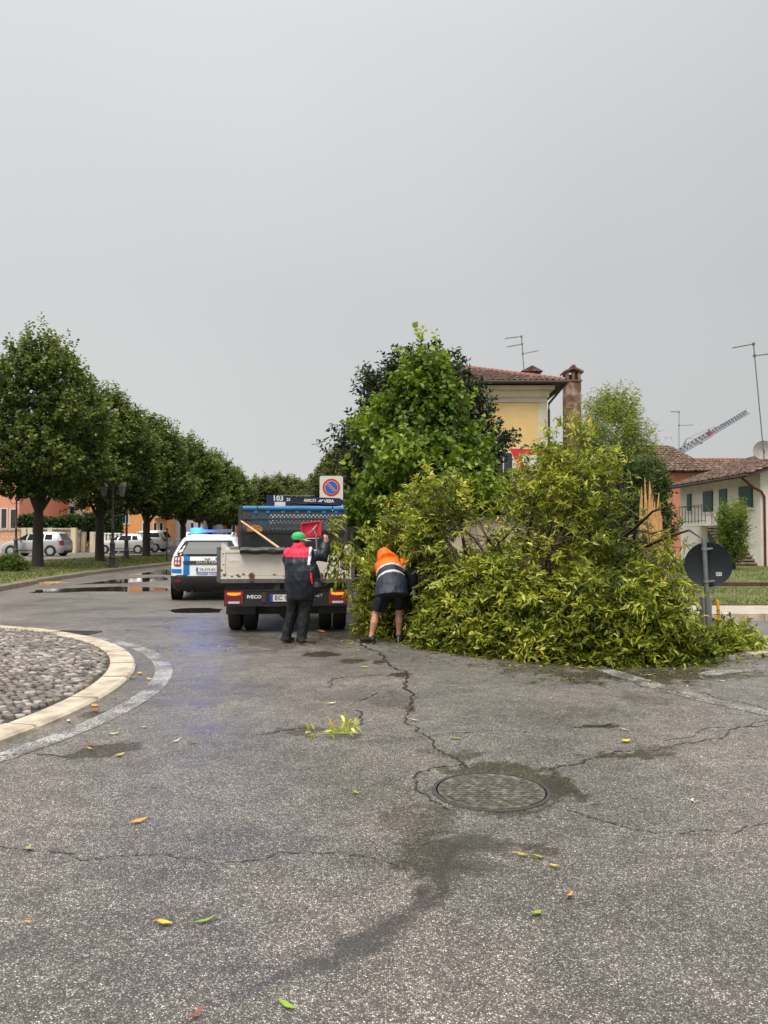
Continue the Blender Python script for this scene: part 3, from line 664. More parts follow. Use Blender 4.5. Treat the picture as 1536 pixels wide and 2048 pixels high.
# yellow villa
vl = thing('villa', 'faded yellow villa with cream cornice and tiled hip roof behind the trees', 'building', (0, 35, 0))
xr, xl, dpt, ze = 7.38, -.1, 7.0, at(0,768,35).z
b = MB(); b.box(xl, xr, 0, dpt, 0, ze-.85); b.build('wall', M['plaster_yellow'], vl)
b = MB(); b.box(xl-.05, xr+.02, -.05, dpt+.05, ze-.84, ze-.62); b.box(xl-.12, xr+.1, -.12, dpt+.12, ze-.62, ze-.3); b.box(xl-.35, xr+.3, -.35, dpt+.3, ze-.3, ze-.12); b.build('cornice', M['cornice'], vl)
b = MB(); b.box(xr-.42, xr+.015, -.02, .5, 0, ze-.842); b.build('corner_pilaster', M['cornice'], vl)
ov = .75; ey = -ov+.2; ex1 = xr+ov-.02; ex0 = xl-ov
pit = .36; hy = (dpt+2*ov)/2-.1; rz_ = ze+hy*pit
b = MB(); V = [(ex0, ey, ze-.06), (ex1, ey, ze-.06), (ex1, ey+2*hy, ze-.06), (ex0, ey+2*hy, ze-.06), (ex0+hy, ey+hy, rz_-.06), (ex1-hy, ey+hy, rz_-.06)]
b.add(V, [(0,1,5,4), (1,2,5), (2,3,4,5), (3,0,4), (0,3,2,1)]); b.build('roof', M['soffit'], vl)
Wd = ex1-ex0; nu = int(Wd/.24); nv = 17
tile_roof('roof_tiles', (ex0, ey-.05, ze), (Wd/nu, 0, 0), (0, hy/nv, hy*pit/nv), nu, nv, M['tile'], vl, lambda u, v: v*hy < u*Wd and v*hy < (1-u)*Wd, 1)
nu2 = int(2*hy/.24)
tile_roof('roof_tiles', (ex1+.03, ey, ze), (0, 2*hy/nu2, 0), (-hy/nv, 0, hy*pit/nv), nu2, nv, M['tile'], vl, lambda u, v: v*hy < u*2*hy and v*hy < (1-u)*2*hy, 2)
ridge_tiles((ex1, ey, ze+.05), (ex1-hy, ey+hy, rz_+.05), 22, M['tile_red'], vl); ridge_tiles((ex1-hy, ey+hy, rz_+.05), (ex0+hy, ey+hy, rz_+.05), 14, M['tile_red'], vl)
b = MB(); b.tube([(ex0, ey-.1, ze-.03), (ex1+.05, ey-.1, ze-.03)], .085, 8); b.tube([(ex1+.05, ey-.1, ze-.035), (ex1+.05, ey+2*hy, ze-.035)], .085, 8); b.build('gutter', M['soffit'], vl)
b = MB(); b.tube([(ex1, ey-.05, ze-.1), (xr+.1, -.0, ze-.9), (xr+.09, -.04, ze-1.2), (xr+.09, -.04, 0)], .055, 8); b.build('downpipe', M['soffit'], vl)
p = at(1061,738,39); b = MB(); X = p.x; b.box(X-.28, X+.28, 3.7, 4.3, ze, p.z-.2); b.build('chimney', M['brickflue'], vl)
b = MB(); b.prism([(X-.55, 3.5, p.z-.2), (X, 3.5, p.z+.08), (X+.55, 3.5, p.z-.2)], (0, 1.0, 0)); b.build('chimney_roof', M['tile'], vl)
for k in range(3):
    window(vl, 1.2+k*2.1, 4.6, .8, 1.5, 0)
# antenna helper
def antenna(label, base, top, arms, r=.022, dishes=()):
    A = thing('antenna', label, 'antenna', base); b_ = Vector(base); t = Vector(top)-b_
    b = MB(); b.tube([(0,0,0), t], r, 6); b.build('mast', M['wire'], A)
    for f_, p in arms:
        c_ = t*f_; e = Vector(p)-b_; b = MB(); b.tube([c_, e], r*.8, 5)
        d = (e-c_); nrm = Vector((0,1,0)); 
        for k in range(2, 9): q_ = c_+d*(k/9); b.tube([q_-nrm*.18, q_+nrm*.18], r*.35, 4)
        b.obox(c_, (r*4,)*3); b.build('arm', M['wire'], A)
    return A
Y = 38; antenna('antenna with three arms standing on the yellow villa roof', at(1048,742,Y), at(1043,673,Y), [(1, at(1009,677,Y)), (.78, at(1013,694,Y)), (.5, at(1078,701,Y))])
Y = 52; antenna('thin antenna mast standing behind the willowy tree on the terracotta roof', at(1358,905,Y), at(1358,824,Y), [(1, at(1341,823,Y)), (.67, at(1387,850,Y))])
Y = 39; antenna('tall leaning antenna mast on the white farmhouse roof', at(1529,925,Y), at(1507,688,Y), [(1, at(1464,696,Y)), (.9, at(1545,707,Y))], .03)
# annex with tall brick chimney
ax = thing('annex', 'low annex with mono-pitch roof between villa and brick chimney', 'building', (7.55, 38.6, 0))
b = MB(); b.box(0, 5.0, 0, 6, 0, 5.2); b.build('wall', M['plaster_cream'], ax)
tile_roof('roof_tiles', (5.4, -.4, 5.0), (0, .3, 0), (-.5, 0, .12), 22, 11, M['tile'], ax)
b = MB(); b.prism([(5.5, -.4, 4.9), (-.2, -.4, 6.25), (-.2, -.4, 6.1), (5.5, -.4, 4.75)], (0, 6.8, 0)); b.build('roof', M['soffit'], ax)
tw = thing('chimney_tower', 'tall weathered brick chimney with small roofed cap beside the villa', 'chimney', (at(1145,900,38).x, 38.05, 0)); zt = at(0,765,38).z; w = .37
b = MB(); b.box(-w, w, -w, w, 0, zt); b.build('shaft', M['brickflue'], tw)
b = MB(); b.box(-w+.1, w-.1, -w-.03, -w+.01, 0, zt-.25); b.build('shaft_panel', M['brickflue'], tw)
b = MB(); b.box(-w-.05, w+.05, -w-.05, w+.05, zt, zt+.07); b.build('shaft_band', M['tile'], tw)
for sx in (-1, 0, 1):
    for sy in (-1, 1): b = MB(); b.box(sx*.29-.07, sx*.29+.07, sy*.29-.07, sy*.29+.07, zt+.07, zt+.45); b.build('cap_pier', M['brickflue'], tw)
b = MB(); b.prism([(-.48, -.48, zt+.42), (-.48, -.48, zt+.5), (0, -.48, zt+.72), (.48, -.48, zt+.5), (.48, -.48, zt+.42), (0, -.48, zt+.6)], (0, .96, 0)); b.obox((0,0,zt+.74), (.14,1.0,.1)); b.build('cap_roof', M['tile'], tw)
# cream wall behind the fallen crown, stone gate pillar
gw = thing('garden_wall', 'smooth cream garden wall behind the fallen crown', 'wall', (0, 18.4, 0)); zt = at(0,1033,18.4).z
b = MB(); b.box(Xa(880,18.4), Xa(1268,18.4), 0, .3, 0, zt-.09); b.build('wall', M['plaster_cream'], gw)
b = MB(); b.box(Xa(878,18.4), Xa(1270,18.4), -.06, .36, zt-.088, zt); b.build('cap', M['kerb2'], gw)
gp = thing('gate_pillar', 'weathered concrete gate pillar beside the no-parking sign', 'pillar', (Xa(692,20), 20, 0)); zt = at(0,1040,20).z
b = MB(); b.box(-.17, .17, -.17, .17, 0, zt); b.build('shaft', M['concrete'], gp)
b = MB(); b.add([(-.22,-.22,zt+.002),(.22,-.22,zt+.002),(.22,.22,zt+.002),(-.22,.22,zt+.002),(-.22,-.22,zt+.08),(.22,-.22,zt+.08),(.22,.22,zt+.08),(-.22,.22,zt+.08),(0,0,zt+.22)], [(0,3,2,1),(0,1,5,4),(1,2,6,5),(2,3,7,6),(3,0,4,7),(4,5,8),(5,6,8),(6,7,8),(7,4,8)]); b.build('cap', M['concrete'], gp)

# white farmhouse on the right
WX, WY0, WY1 = 17.8, 36.6, 46.5
fh = thing('farmhouse', 'white farmhouse with green shutters and outside stone stair', 'building', (WX, WY0, .1))
hE, dY = 4.55, WY1-WY0; rx = 6.2; hR = hE+2.1
b = MB(); b.prism([(0,0,0), (2*rx,0,0), (2*rx,0,hE-.05), (rx,0,hR-.15), (0,0,hE-.05)], (0, dY, 0)); b.build('wall', M['plaster_white'], fh)
b = MB(); e = .75; sl = (hR-hE)/rx
b.prism([(-e, -.6, hE-e*sl-.02), (rx, -.6, hR-.02), (2*rx+e, -.6, hE-e*sl-.02), (2*rx+e, -.6, hE-e*sl+.1), (rx, -.6, hR+.1), (-e, -.6, hE-e*sl+.1)], (0, dY+1.2, 0)); b.build('roof', M['soffit'], fh)
nu = 50; nv = 19
tile_roof('roof_tiles', (-e-.06, -.62, hE-e*sl+.1), (0, (dY+1.24)/nu, 0), Vector((rx+e, 0, (rx+e)*sl))/nv, nu, nv, M['tile_old'], fh, seed=5)
b = MB(); b.tube([(-e-.1, -.6, hE-e*sl+.04), (-e-.1, dY+.6, hE-e*sl+.04)], .08, 8); b.build('gutter', M['soffit'], fh)
b = MB(); b.tube([(-e-.1, .1, hE-e*sl-.02), (-.35, .0, hE-.75), (-.02, -.12, hE-.95), (.12, -.12, hE-1.2), (.12, -.12, 0)], .06, 8); b.build('downpipe', M['copper'], fh)
def wall_item(name, y0, y1, z0, z1, m, px=.05, parent=fh):
    b = MB(); b.box(-px, .02, y0, y1, z0, z1); return b.build(name, m, parent)
def yat(px): return (WX*F/(px-768))-WY0
def zat(px, py): return at(px, py, WX*F/(px-768)).z-.1
for a, c, t, bo in ((1408,1427,972,1024), (1480,1507,966,1016), (1376,1384,988,1022)):
    s_ = wall_item('shutter', yat(c), yat(a), zat((a+c)/2, bo), min(3.95, zat((a+c)/2, t)), M['shutter'], .06)
    for k in range(10):
        zz0, zz1 = zat((a+c)/2, bo), min(3.95, zat((a+c)/2, t)); zk = zz0+(zz1-zz0)*(k+.5)/10
        bb = MB(); bb.box(-.075, -.061, yat(c)+.06, yat(a)-.06, zk-.05, zk+.03); bb.build('slat', M['shutter'], s_)
    wall_item('window_sill', yat(c)-.1, yat(a)+.1, zat((a+c)/2, bo)-.1, zat((a+c)/2, bo)-.005, M['surround'], .1)
d1 = wall_item('door', yat(1455), yat(1440), zat(1447,1055), min(3.95, zat(1447,975)), M['shutter'], .05)
d2 = wall_item('door', yat(1432), yat(1418), .02, zat(1425,1062), M['shutter'], .05)
zl = zat(1430,1047); ly0, ly1 = yat(1458), yat(1402)
b = MB(); b.box(-1.25, 0, ly0, ly1, zl-.14, zl); b.build('landing', M['surround'], fh)
ns = 13; ysb = yat(1517)
for k in range(ns):
    z1 = zl-(k+1)*zl/(ns+.5); y1 = ly0-(ly0-ysb)*k/ns; y0_ = ly0-(ly0-ysb)*(k+1)/ns
    b = MB(); b.box(-1.2, -.01, y0_-.08, y1-.005, z1-.09, z1); b.build('stair_step', M['stair'], fh)
    b = MB(); b.box(-1.12, -.015, y0_, y1-.01, max(0, z1-.6), z1-.092); b.build('stair_riser', M['soffit'], fh)
b = MB()
for k in range(9): yk = ly0+(ly1-ly0)*k/8; b.tube([(-1.22, yk, zl), (-1.22, yk, zl+.95)], .018, 5)
b.tube([(-1.22, ly0, zl+.95), (-1.22, ly1, zl+.95)], .022, 5); b.tube([(-1.22, ly0, zl+.12), (-1.22, ly1, zl+.12)], .018, 5)
b.tube([(-1.22, ly1, zl+.95), (0, ly1, zl+.95)], .022, 5); b.tube([(-1.2, ly0, zl+.95), (-1.2, ysb, .95)], .022, 5)
for k in range(1, 5): yk = ly0-(ly0-ysb)*k/4.2; b.tube([(-1.2, yk, zl*(1-k/4.2)), (-1.2, yk, zl*(1-k/4.2)+.95)], .016, 5)
b.build('railing', M['iron'], fh)
b = MB(); b.box(5.0, 5.7, 3.2, 3.9, hE+1, hR+1.0); b.build('chimney', M['brickflue'], fh)
b = MB(); b.box(4.85, 5.85, 3.05, 4.05, hR+1.0, hR+1.1); b.build('chimney_cap', M['tile'], fh)
# dish
p = at(1527,900,39.5); dsh = thing('satellite_dish', 'grey satellite dish beside the leaning mast on the farmhouse roof', 'satellite dish', p, R(-20))
b = MB(); b.lathe([(0,.12),(.2,.1),(.38,.05),(.5,0),(.49,-.012),(.36,.04),(0,.1)], (0,0,0), 20, axis='y'); b.build('bowl', M['dish'], dsh, 40)
b = MB(); b.tube([(0,.1,0), (0,.25,-.1), (0,.25,-1.1)], .035, 6); b.build('bracket', M['wire'], dsh)
b = MB(); b.tube([(0,.02,-.45), (0,-.45,-.12)], .015, 5); b.obox((0,-.46,-.1), (.08,.1,.08)); b.build('feed_arm', M['wire'], dsh)
# terracotta house and farther roof
th = thing('house', 'terracotta house with mossy tiled roof behind the broken trunk', 'building', (Xa(1268,52), 52, .1)); w = Xa(1404,52)-Xa(1268,52); h = at(0,946,52).z-.1
b = MB(); b.box(0, w, 0, 8, 0, h); b.build('wall', M['plaster_rust'], th)
rise = 2.1; dp = 4.6; b = MB(); V = [(-.6,-.6,h), (w+.55,-.6,h), (w+.55,8.6,h), (-.6,8.6,h), (.2,4,h+rise), (w-.6,4,h+rise)]
b.add(V, [(0,1,5,4),(1,2,5),(2,3,4,5),(3,0,4),(0,3,2,1)]); b.build('roof', M['soffit'], th)
nu = 21; nv = 11; tile_roof('roof_tiles', (-.6,-.62,h+.06), ((w+1.15)/nu, 0, 0), Vector((0,4.6,rise))/nv, nu, nv, M['tile_old'], th, lambda u, v: u*(w+1.15) > v*.8 and (1-u)*(w+1.15) > v*1.15, 6)
ridge_tiles((w+.55,-.6,h+.1), (w-.6,4,h+rise+.1), 12, M['tile_old'], th); ridge_tiles((.2,4,h+rise+.1), (w-.6,4,h+rise+.1), 12, M['tile_old'], th)
window(th, 1.7, 4.2, .8, 1.2, 0, m=M['shutter'])
rb = thing('house', 'long house with red ridged tile roof between terracotta house and farmhouse', 'building', (Xa(1388,62), 62, .1)); w = Xa(1530,62)-Xa(1388,62); h = at(0,965,62).z-.1
b = MB(); b.box(0, w, 0, 9, 0, h); b.build('wall', M['plaster_white'], rb)
rise = at(0,920,66).z-.1-h; b = MB(); b.prism([(-.5,-.6,h-.1), (-.5,4,h+rise-.05), (-.5,8.6,h-.1)], (w+1,0,0)); b.build('roof', M['soffit'], rb)
nu = 22; nv = 10; tile_roof('roof_tiles', (-.5,-.62,h-.05), ((w+1)/nu,0,0), Vector((0,4.6,rise))/nv, nu, nv, M['tile'], rb, seed=8)
ridge_tiles((-.5,4,h+rise), (w+.5,4,h+rise), 16, M['tile_red'], rb, .15)
# crane jib behind the roofs
Y = 95; cr = thing('tower_crane', 'slanting lattice crane jib with red joint above the roofs', 'crane', (at(1362,1000,Y).x, Y, 0))
c0 = Vector(cr.location); A = at(1366,900,Y)-c0; B_ = at(1495,824,Y)-c0
def truss(b, p, q_, wd, n, r):
    d = (q_-p); s = Vector((0,1,0))*wd; u = d.cross(s).normalized()*wd; ch = [s*.5-u*.35, -s*.5-u*.35, u*.55]
    for c_ in ch: b.tube([p+c_, q_+c_], r, 4)
    for i in range(n):
        a, e = p+d*(i/n), p+d*((i+1)/n)
        for c1, c2 in ((0,2),(1,2),(0,1)): b.tube([a+ch[c1], (a+e)/2+ch[c2]], r*.6, 3, cap=False); b.tube([(a+e)/2+ch[c2], e+ch[c1]], r*.6, 3, cap=False)
mid = A+(B_-A)*.42
b = MB(); truss(b, A-(B_-A)*.1, mid, .75, 9, .085); truss(b, mid, B_, .6, 14, .07); b.build('jib', M['craneGrey'], cr)
b = MB(); b.obox(mid, (.5,.6,.55)); b.tube([mid, at(1417,858,Y)-c0], .09, 5); b.obox(A+(B_-A)*.25-Vector((0,0,.3)), (.6,.5,.22)); b.build('jib_joint', M['craneRed'], cr)
b = MB(); pk = at(1373,877,Y)-c0; b.tube([A, pk], .07, 5); b.tube([A-(B_-A)*.06, pk], .05, 5)
b.tube([pk, at(1417,858,Y)-c0, at(1468,842,Y)-c0], .035, 4); b.tube([pk, at(1412,875,Y)-c0], .03, 4); b.build('tie_cable', M['craneGrey'], cr)
b = MB(); truss(b, Vector((A.x-.6,0,0)), Vector((A.x-.6,0,A.z)), 1.2, 14, .1); b.build('mast', M['craneGrey'], cr)
# ------------------------------------------------------------------ vehicles
class Stack:
    "car body as a stack of rounded plan outlines; front is +Y, rear at y about 0"
    def __init__(s, lv): s.lv = [tuple(map(float, l)) for l in lv]
    def g(s, z):
        l = s.lv
        if z <= l[0][0]: return l[0][1:]
        for a, b in zip(l, l[1:]):
            if a[0] <= z <= b[0]:
                t = (z-a[0])/max(1e-6, b[0]-a[0]); return tuple(p+(q-p)*t for p, q in zip(a[1:], b[1:]))
        return l[-1][1:]
    def ring(s, l, grow=0):
        z, yr, yf, hw, rc = l; yr -= grow; yf += grow; hw += grow; P = []
        rc = min(rc, hw*.95, (yf-yr)*.48)
        for cx, cy, a0 in ((hw-rc, yf-rc, 0), (-hw+rc, yf-rc, 90), (-hw+rc, yr+rc, 180), (hw-rc, yr+rc, 270)):
            for k in range(6): t = R(a0+90*k/5); P.append((cx+rc*math.cos(t), cy+rc*math.sin(t), z))
        return P
    def body(s, zs=None, grow=0):
        b = MB(); b.loft([s.ring(l, grow) for l in (s.lv if zs is None else [(z,)+s.g(z) for z in zs])]); return b
    def rear(s, x, z, off=.006):
        yr, yf, hw, rc = s.g(z); rc = min(rc, hw*.95); d = abs(x)-(hw-rc)
        return (x, (yr if d <= 0 else yr+rc-math.sqrt(max(0, rc*rc-d*d)))-off, z)
    def front(s, x, z, off=.006):
        yr, yf, hw, rc = s.g(z); rc = min(rc, hw*.95); d = abs(x)-(hw-rc)
        return (x, (yf if d <= 0 else yf-rc+math.sqrt(max(0, rc*rc-d*d)))+off, z)
    def strip(s, rows, side='rear', off=.006, n=8):
        "rows of (z, a, b): a patch lying on the surface"
        rows2 = []
        for r0, r1 in zip(rows, rows[1:]):
            for k in range(3): rows2.append(tuple(p+(q-p)*k/3 for p, q in zip(r0, r1)))
        rows2.append(rows[-1])
        fn = {'rear': lambda u, z: s.rear(u, z, off), 'front': lambda u, z: s.front(u, z, off),
              'left': lambda u, z: (-s.g(z)[2]-off, u, z), 'right': lambda u, z: (s.g(z)[2]+off, u, z)}[side]
        b = MB(); V = []
        for z, a, c in rows2: V += [fn(a+(c-a)*k/n, z) for k in range(n+1)]
        b.add(V, [(j*(n+1)+k, j*(n+1)+k+1, (j+1)*(n+1)+k+1, (j+1)*(n+1)+k) for j in range(len(rows2)-1) for k in range(n)]); return b
def wheel(parent, x, y, r, w, spokes=5, rim='alloy', out=1):
    b = MB(); b.lathe([(r*.62,-w/2),(r*.93,-w/2),(r,-w/2+.03),(r,w/2-.03),(r*.93,w/2),(r*.62,w/2),(r*.6,0)], (x,y,r), 24, axis='x'); o = b.build('wheel', M['rubber'], parent, 40)
    b = MB(); xo = x+out*(w/2-.012)
    b.lathe([(r*.64,-.02),(r*.66,.005),(r*.58,.004),(r*.55,-.03)], (xo,y,r), 24, axis='x'); b.lathe([(.001,.012),(r*.14,.012),(r*.16,-.02)], (xo,y,r), 10, axis='x')
    for k in range(spokes):
        t = 2*math.pi*k/spokes+.3; b.obox((xo, y+math.cos(t)*r*.36, r+math.sin(t)*r*.36), (.02, r*.5, r*.16), Matrix.Rotation(t, 3, 'X'))
    b.build('rim', M[rim], o)
    b = MB(); b.lathe([(.001,0),(r*.6,0)], (xo-out*.04,y,r), 20, axis='x'); b.build('brake_disc', M['black'], o)
    return o
def arch(parent, hw, y, r, z):
    for s in (-1, 1):
        b = MB(); b.add([(s*(hw+.004), y+r*math.cos(t), z+r*math.sin(t)) for t in np.linspace(0, 6.2832, 25)[:-1]], [tuple(range(24))[::-s]]); b.build('wheel_arch', M['black'], parent)

def hatch(name, label, loc, rz, L_, H, paint, wb, wr, belt, lv, wins, group, spokes=5):
    T = thing(name, label, 'car', loc, rz, group); st = Stack(lv); st.body().build('body', paint, T, 32)
    for sd in ('left', 'right'):
        for rows in wins: st.strip(rows, sd, .008).build('side_window', M['glass'], T)
        g = belt-.12
        for yd in wb[2:]:
            st.strip([(.3, yd-.004, yd+.004), (belt-.02, yd-.004, yd+.004)], sd, .004, 1).build('door_gap', M['ink'], T)
        st.strip([(belt-.15, wb[2]+.1, wb[2]+.28), (belt-.12, wb[2]+.1, wb[2]+.28)], sd, .02, 1).build('door_handle', paint, T)
        st.strip([(.36, wb[0]+.4, wb[1]-.42), (.4, wb[0]+.4, wb[1]-.42)], sd, .006, 2).build('sill_trim', M['black'], T)
    z0, z1 = belt+.06, H-.14
    st.strip([(z0, -.6, .6), (z1, -.5, .5)], 'rear').build('rear_window', M['glass'], T)
    st.strip([(belt+.04, -.68, .68), (H-.12, -.55, .55)], 'front').build('windscreen', M['glass'], T)
    for s in (-1, 1):
        a, c = sorted((s*.58, s*.83)); st.strip([(belt-.28, a, c), (belt+.02, a, c)], 'rear', .012).build('tail_light', M['redlens'], T)
        st.strip([(belt-.36, a, c), (belt-.2, a, c)], 'front', .012).build('headlight', M['greylens'], T)
        b = MB(); b.obox((s*(st.g(belt)[2]+.09), L_*.66, belt+.06), (.2,.09,.14)); b.build('mirror', paint, T)
        for y in wb[:2]: wheel(T, s*(st.g(.58)[2]-.085), y, wr, .2, spokes, out=s)
    for y in wb[:2]: arch(T, st.g(.58)[2], y, wr+.045, wr+.01)
    st.strip([(.2, -.75, .75), (.36, -.78, .78)], 'rear', .01).build('rear_bumper_trim', M['black'], T)
    st.strip([(.52, -.26, .26), (.63, -.26, .26)], 'rear', .014, 2).build('number_plate', M['plate'], T)
    return T
sq = 'cars parked across the square'
zc = .31
hatch('parked_car', 'silver hatchback with alloy wheels behind the nearest street tree', (Xa(136,50)+.0, 50.2, zc), R(90)-R(3), 4.2, 1.58, M['silver'], (.82, 3.4, 1.35, 2.45), .33, .98,
 [(.2,.12,4.1,.8,.2),(.34,.03,4.2,.86,.35),(.58,.0,4.22,.88,.4),(.78,.03,4.1,.88,.42),(.9,.06,3.75,.88,.4),(.98,.09,3.3,.87,.35),(1.0,.1,3.22,.86,.3),(1.25,.28,2.75,.78,.3),(1.47,.42,2.3,.7,.3),(1.55,.6,2.0,.62,.3),(1.58,.9,1.7,.5,.3)],
 [[(1.02,1.28,2.35),(1.42,1.3,2.25)], [(1.02,2.42,3.1),(1.2,2.42,2.78),(1.42,2.32,2.4)], [(1.06,.75,1.2),(1.4,.75,1.2)]], sq)
hatch('parked_car', 'pale silver small saloon between the second and third street tree', (Xa(299,57), 57.5, zc), R(90)-R(4), 4.05, 1.48, M['silver2'], (.7, 3.2, 1.3, 2.4), .3, .93,
 [(.2,.12,3.95,.78,.2),(.34,.03,4.03,.83,.35),(.58,.0,4.05,.85,.4),(.74,.03,3.95,.85,.42),(.86,.07,3.5,.85,.4),(.93,.12,3.1,.84,.35),(.96,.14,3.0,.83,.3),(1.2,.3,2.5,.75,.3),(1.39,.5,2.0,.67,.3),(1.45,.8,1.8,.6,.3),(1.48,1.1,1.5,.45,.3)],
 [[(.98,1.22,2.2),(1.32,1.26,2.05)], [(.98,2.28,2.9),(1.15,2.28,2.5),(1.3,2.12,2.22)], [(1.0,.72,1.15),(1.3,.8,1.18)]], sq, 8)
hatch('parked_car', 'pale silver off-roader with roof rails behind the saloon', (Xa(336,60), 60.5, zc+.05), R(90)-R(6), 4.35, 1.7, M['silver2'], (.85, 3.45, 1.4, 2.5), .35, 1.08,
 [(.28,.12,4.2,.82,.2),(.42,.03,4.33,.88,.3),(.7,.0,4.35,.9,.35),(.9,.02,4.25,.9,.4),(1.0,.05,3.7,.9,.4),(1.06,.08,3.3,.89,.35),(1.09,.1,3.2,.88,.3),(1.35,.25,2.8,.8,.3),(1.58,.36,2.35,.72,.3),(1.66,.5,2.1,.65,.3),(1.7,.8,1.9,.5,.3)],
 [[(1.12,1.4,2.42),(1.52,1.42,2.28)], [(1.12,2.48,3.1),(1.3,2.48,2.8),(1.5,2.36,2.42)], [(1.14,.45,1.3),(1.5,.6,1.32)]], sq)
far = hatch('parked_car', 'grey car whose roof shows beyond the police car', (-13.0, 47.0, .02), R(35), 4.2, 1.5, M['greycar'], (.82, 3.4, 1.35, 2.45), .33, .95,
 [(.2,.12,4.1,.8,.2),(.34,.03,4.2,.86,.35),(.58,.0,4.22,.88,.4),(.78,.03,4.1,.88,.42),(.9,.06,3.75,.88,.4),(.95,.09,3.3,.87,.35),(.97,.1,3.22,.86,.3),(1.22,.28,2.75,.78,.3),(1.4,.42,2.3,.7,.3),(1.47,.6,2.0,.62,.3),(1.5,.9,1.7,.5,.3)],
 [[(1.0,1.28,2.35),(1.36,1.3,2.25)], [(1.0,2.42,3.1),(1.18,2.42,2.78),(1.36,2.32,2.4)]], 'cars beyond the police car')
far.location = (Xa(425,48), 48, .02)
copy_tree(far, (Xa(455,42), 42, .02), R(20), 'grey car nearer the truck beyond the police car', group='cars beyond the police car')

# ---- police car
PC = thing('police_car', 'white police off-roader with blue stripes and flashing blue beacon', 'police car', (-4.36, 19.1, 0), R(7))
st = Stack([(.24,.16,4.1,.76,.2),(.34,.05,4.28,.85,.25),(.55,.0,4.34,.89,.28),(.64,.02,4.34,.9,.28),(.85,.05,4.32,.905,.3),(.98,.08,4.25,.9,.32),(1.05,.1,3.6,.885,.32),(1.09,.115,3.15,.875,.32),(1.15,.135,3.05,.86,.32),(1.3,.22,2.85,.79,.3),(1.45,.32,2.6,.71,.28),(1.53,.34,2.4,.66,.28),(1.6,.42,2.2,.58,.28),(1.64,.8,1.9,.48,.28)])
st.body().build('body', M['white'], PC, 32)
b = Stack(st.lv).body([.235,.34,.45,.55,.62], .012); b.build('bumper', M['black'], PC, 40)
st.strip([(.6,-.86,-.5),(.645,-.7,-.46)], 'rear', .016).build('bumper_corner', M['black'], PC)
st.strip([(1.1,-.69,.69),(1.135,-.74,.74),(1.2,-.74,.74),(1.47,-.575,.575)], 'rear', .008, 10).build('rear_window', M['glass'], PC)
st.strip([(1.49,-.6,.6),(1.56,-.55,.55)], 'rear', .05, 8).build('spoiler', M['white'], PC)
st.strip([(.9,-.5,.5),(.925,-.58,.58),(.98,-.58,.58),(.99,-.5,.5)], 'rear', .02, 6).build('tailgate_trim', M['black'], PC)
text('lettering', 'DUSTER', .085, M['whiteink'], PC, (0, st.rear(0,.95)[1]-.022, .95), sx=1.7)
npl = st.strip([(.72,-.26,.26),(.83,-.26,.26)], 'rear', .02, 2).build('number_plate', M['plate'], PC)
st.strip([(.72,-.26,-.215),(.83,-.26,-.215)], 'rear', .023, 1).build('country_band', M['plateblue'], npl)
text('lettering', 'YA 519 AC', .085, M['ink'], npl, (.02, st.rear(0,.775)[1]-.022, .775))
text('lettering', 'POLIZIA LOCALE', .075, M['policeblue'], PC, (.05, st.rear(0,.67)[1]-.012, .672), bold=.002, sx=1.05)
for s in (-1, 1):
    a, c = sorted((s*.42, s*.57)); st.strip([(.645,a,c),(1.1,a,c)], 'rear', .009, 2).build('stripe', M['policeblue'], PC)
    a, c = sorted((s*.61, s*.87)); st.strip([(.69,a,c),(.72,a,c),(.79,a,c)], 'rear', .009, 8).build('stripe', M['policeblue'], PC)
    a, c = sorted((s*.63, s*.815)); o = st.strip([(.86,a+.02,c-.02),(.89,a,c),(1.08,a,c),(1.11,a+.02,c-.02)], 'rear', .02, 6).build('tail_light', M['redlens'], PC)
    mx_ = (a+c)/2; st.strip([(.9,a+.035,c-.035),(1.07,a+.035,c-.035)], 'rear', .026, 4).build('lens', M['greylens'], o)
    st.strip([(.97,a+.02,c-.02),(1.0,a+.02,c-.02)], 'rear', .03, 4).build('lens_bar', M['redlens'], o)
    st.strip([(.885,mx_-.014,mx_+.014),(1.085,mx_-.014,mx_+.014)], 'rear', .031, 2).build('lens_bar', M['redlens'], o)
    a, c = sorted((s*.62, s*.8)); st.strip([(.47,a,c),(.55,a,c)], 'rear', .02, 5).build('reflector', M['redlens'], PC)
    side_ = 'right' if s > 0 else 'left'
    st.strip([(.7,.3,3.95),(.82,.3,3.95)], side_, .006).build('stripe', M['policeblue'], PC)
    for r_ in ([(1.14,1.25,2.2),(1.46,1.25,2.1)], [(1.14,2.28,2.95),(1.3,2.28,2.7),(1.46,2.2,2.35)], [(1.16,.55,1.15),(1.44,.6,1.17)]): st.strip(r_, side_, .008).build('side_window', M['glass'], PC)
    b = MB(); b.obox((s*1.0, 2.9, 1.13), (.24,.12,.17)); b.build('mirror', M['white'], PC)
    b = MB(); b.tube([(s*.56,.55,1.6),(s*.57,.7,1.68),(s*.57,2.0,1.68),(s*.55,2.2,1.6)], .022, 6); b.build('roof_rail', M['greylens'], PC)
    for y in (.72, 3.4): wheel(PC, s*.785, y, .34, .215, 5, out=s)
for y in (.72, 3.4): arch(PC, st.g(.62)[2]+.005, y, .4, .36)
st.strip([(1.14,-.72,.72),(1.48,-.58,.58)], 'front').build('windscreen', M['glass'], PC)
st.strip([(.93,-.3,-.3+.6)], 'rear') if False else None
b = MB(); y = st.rear(0,1.035)[1]; b.prism([(-.075,y-.006,1.065),(-.045,y-.006,1.065),(-.02,y-.006,1.045),(.02,y-.006,1.045),(.045,y-.006,1.065),(.075,y-.006,1.065),(.045,y-.006,1.015),(-.045,y-.006,1.015)], (0,-.012,0)); b.build('badge', M['alloy'], PC)
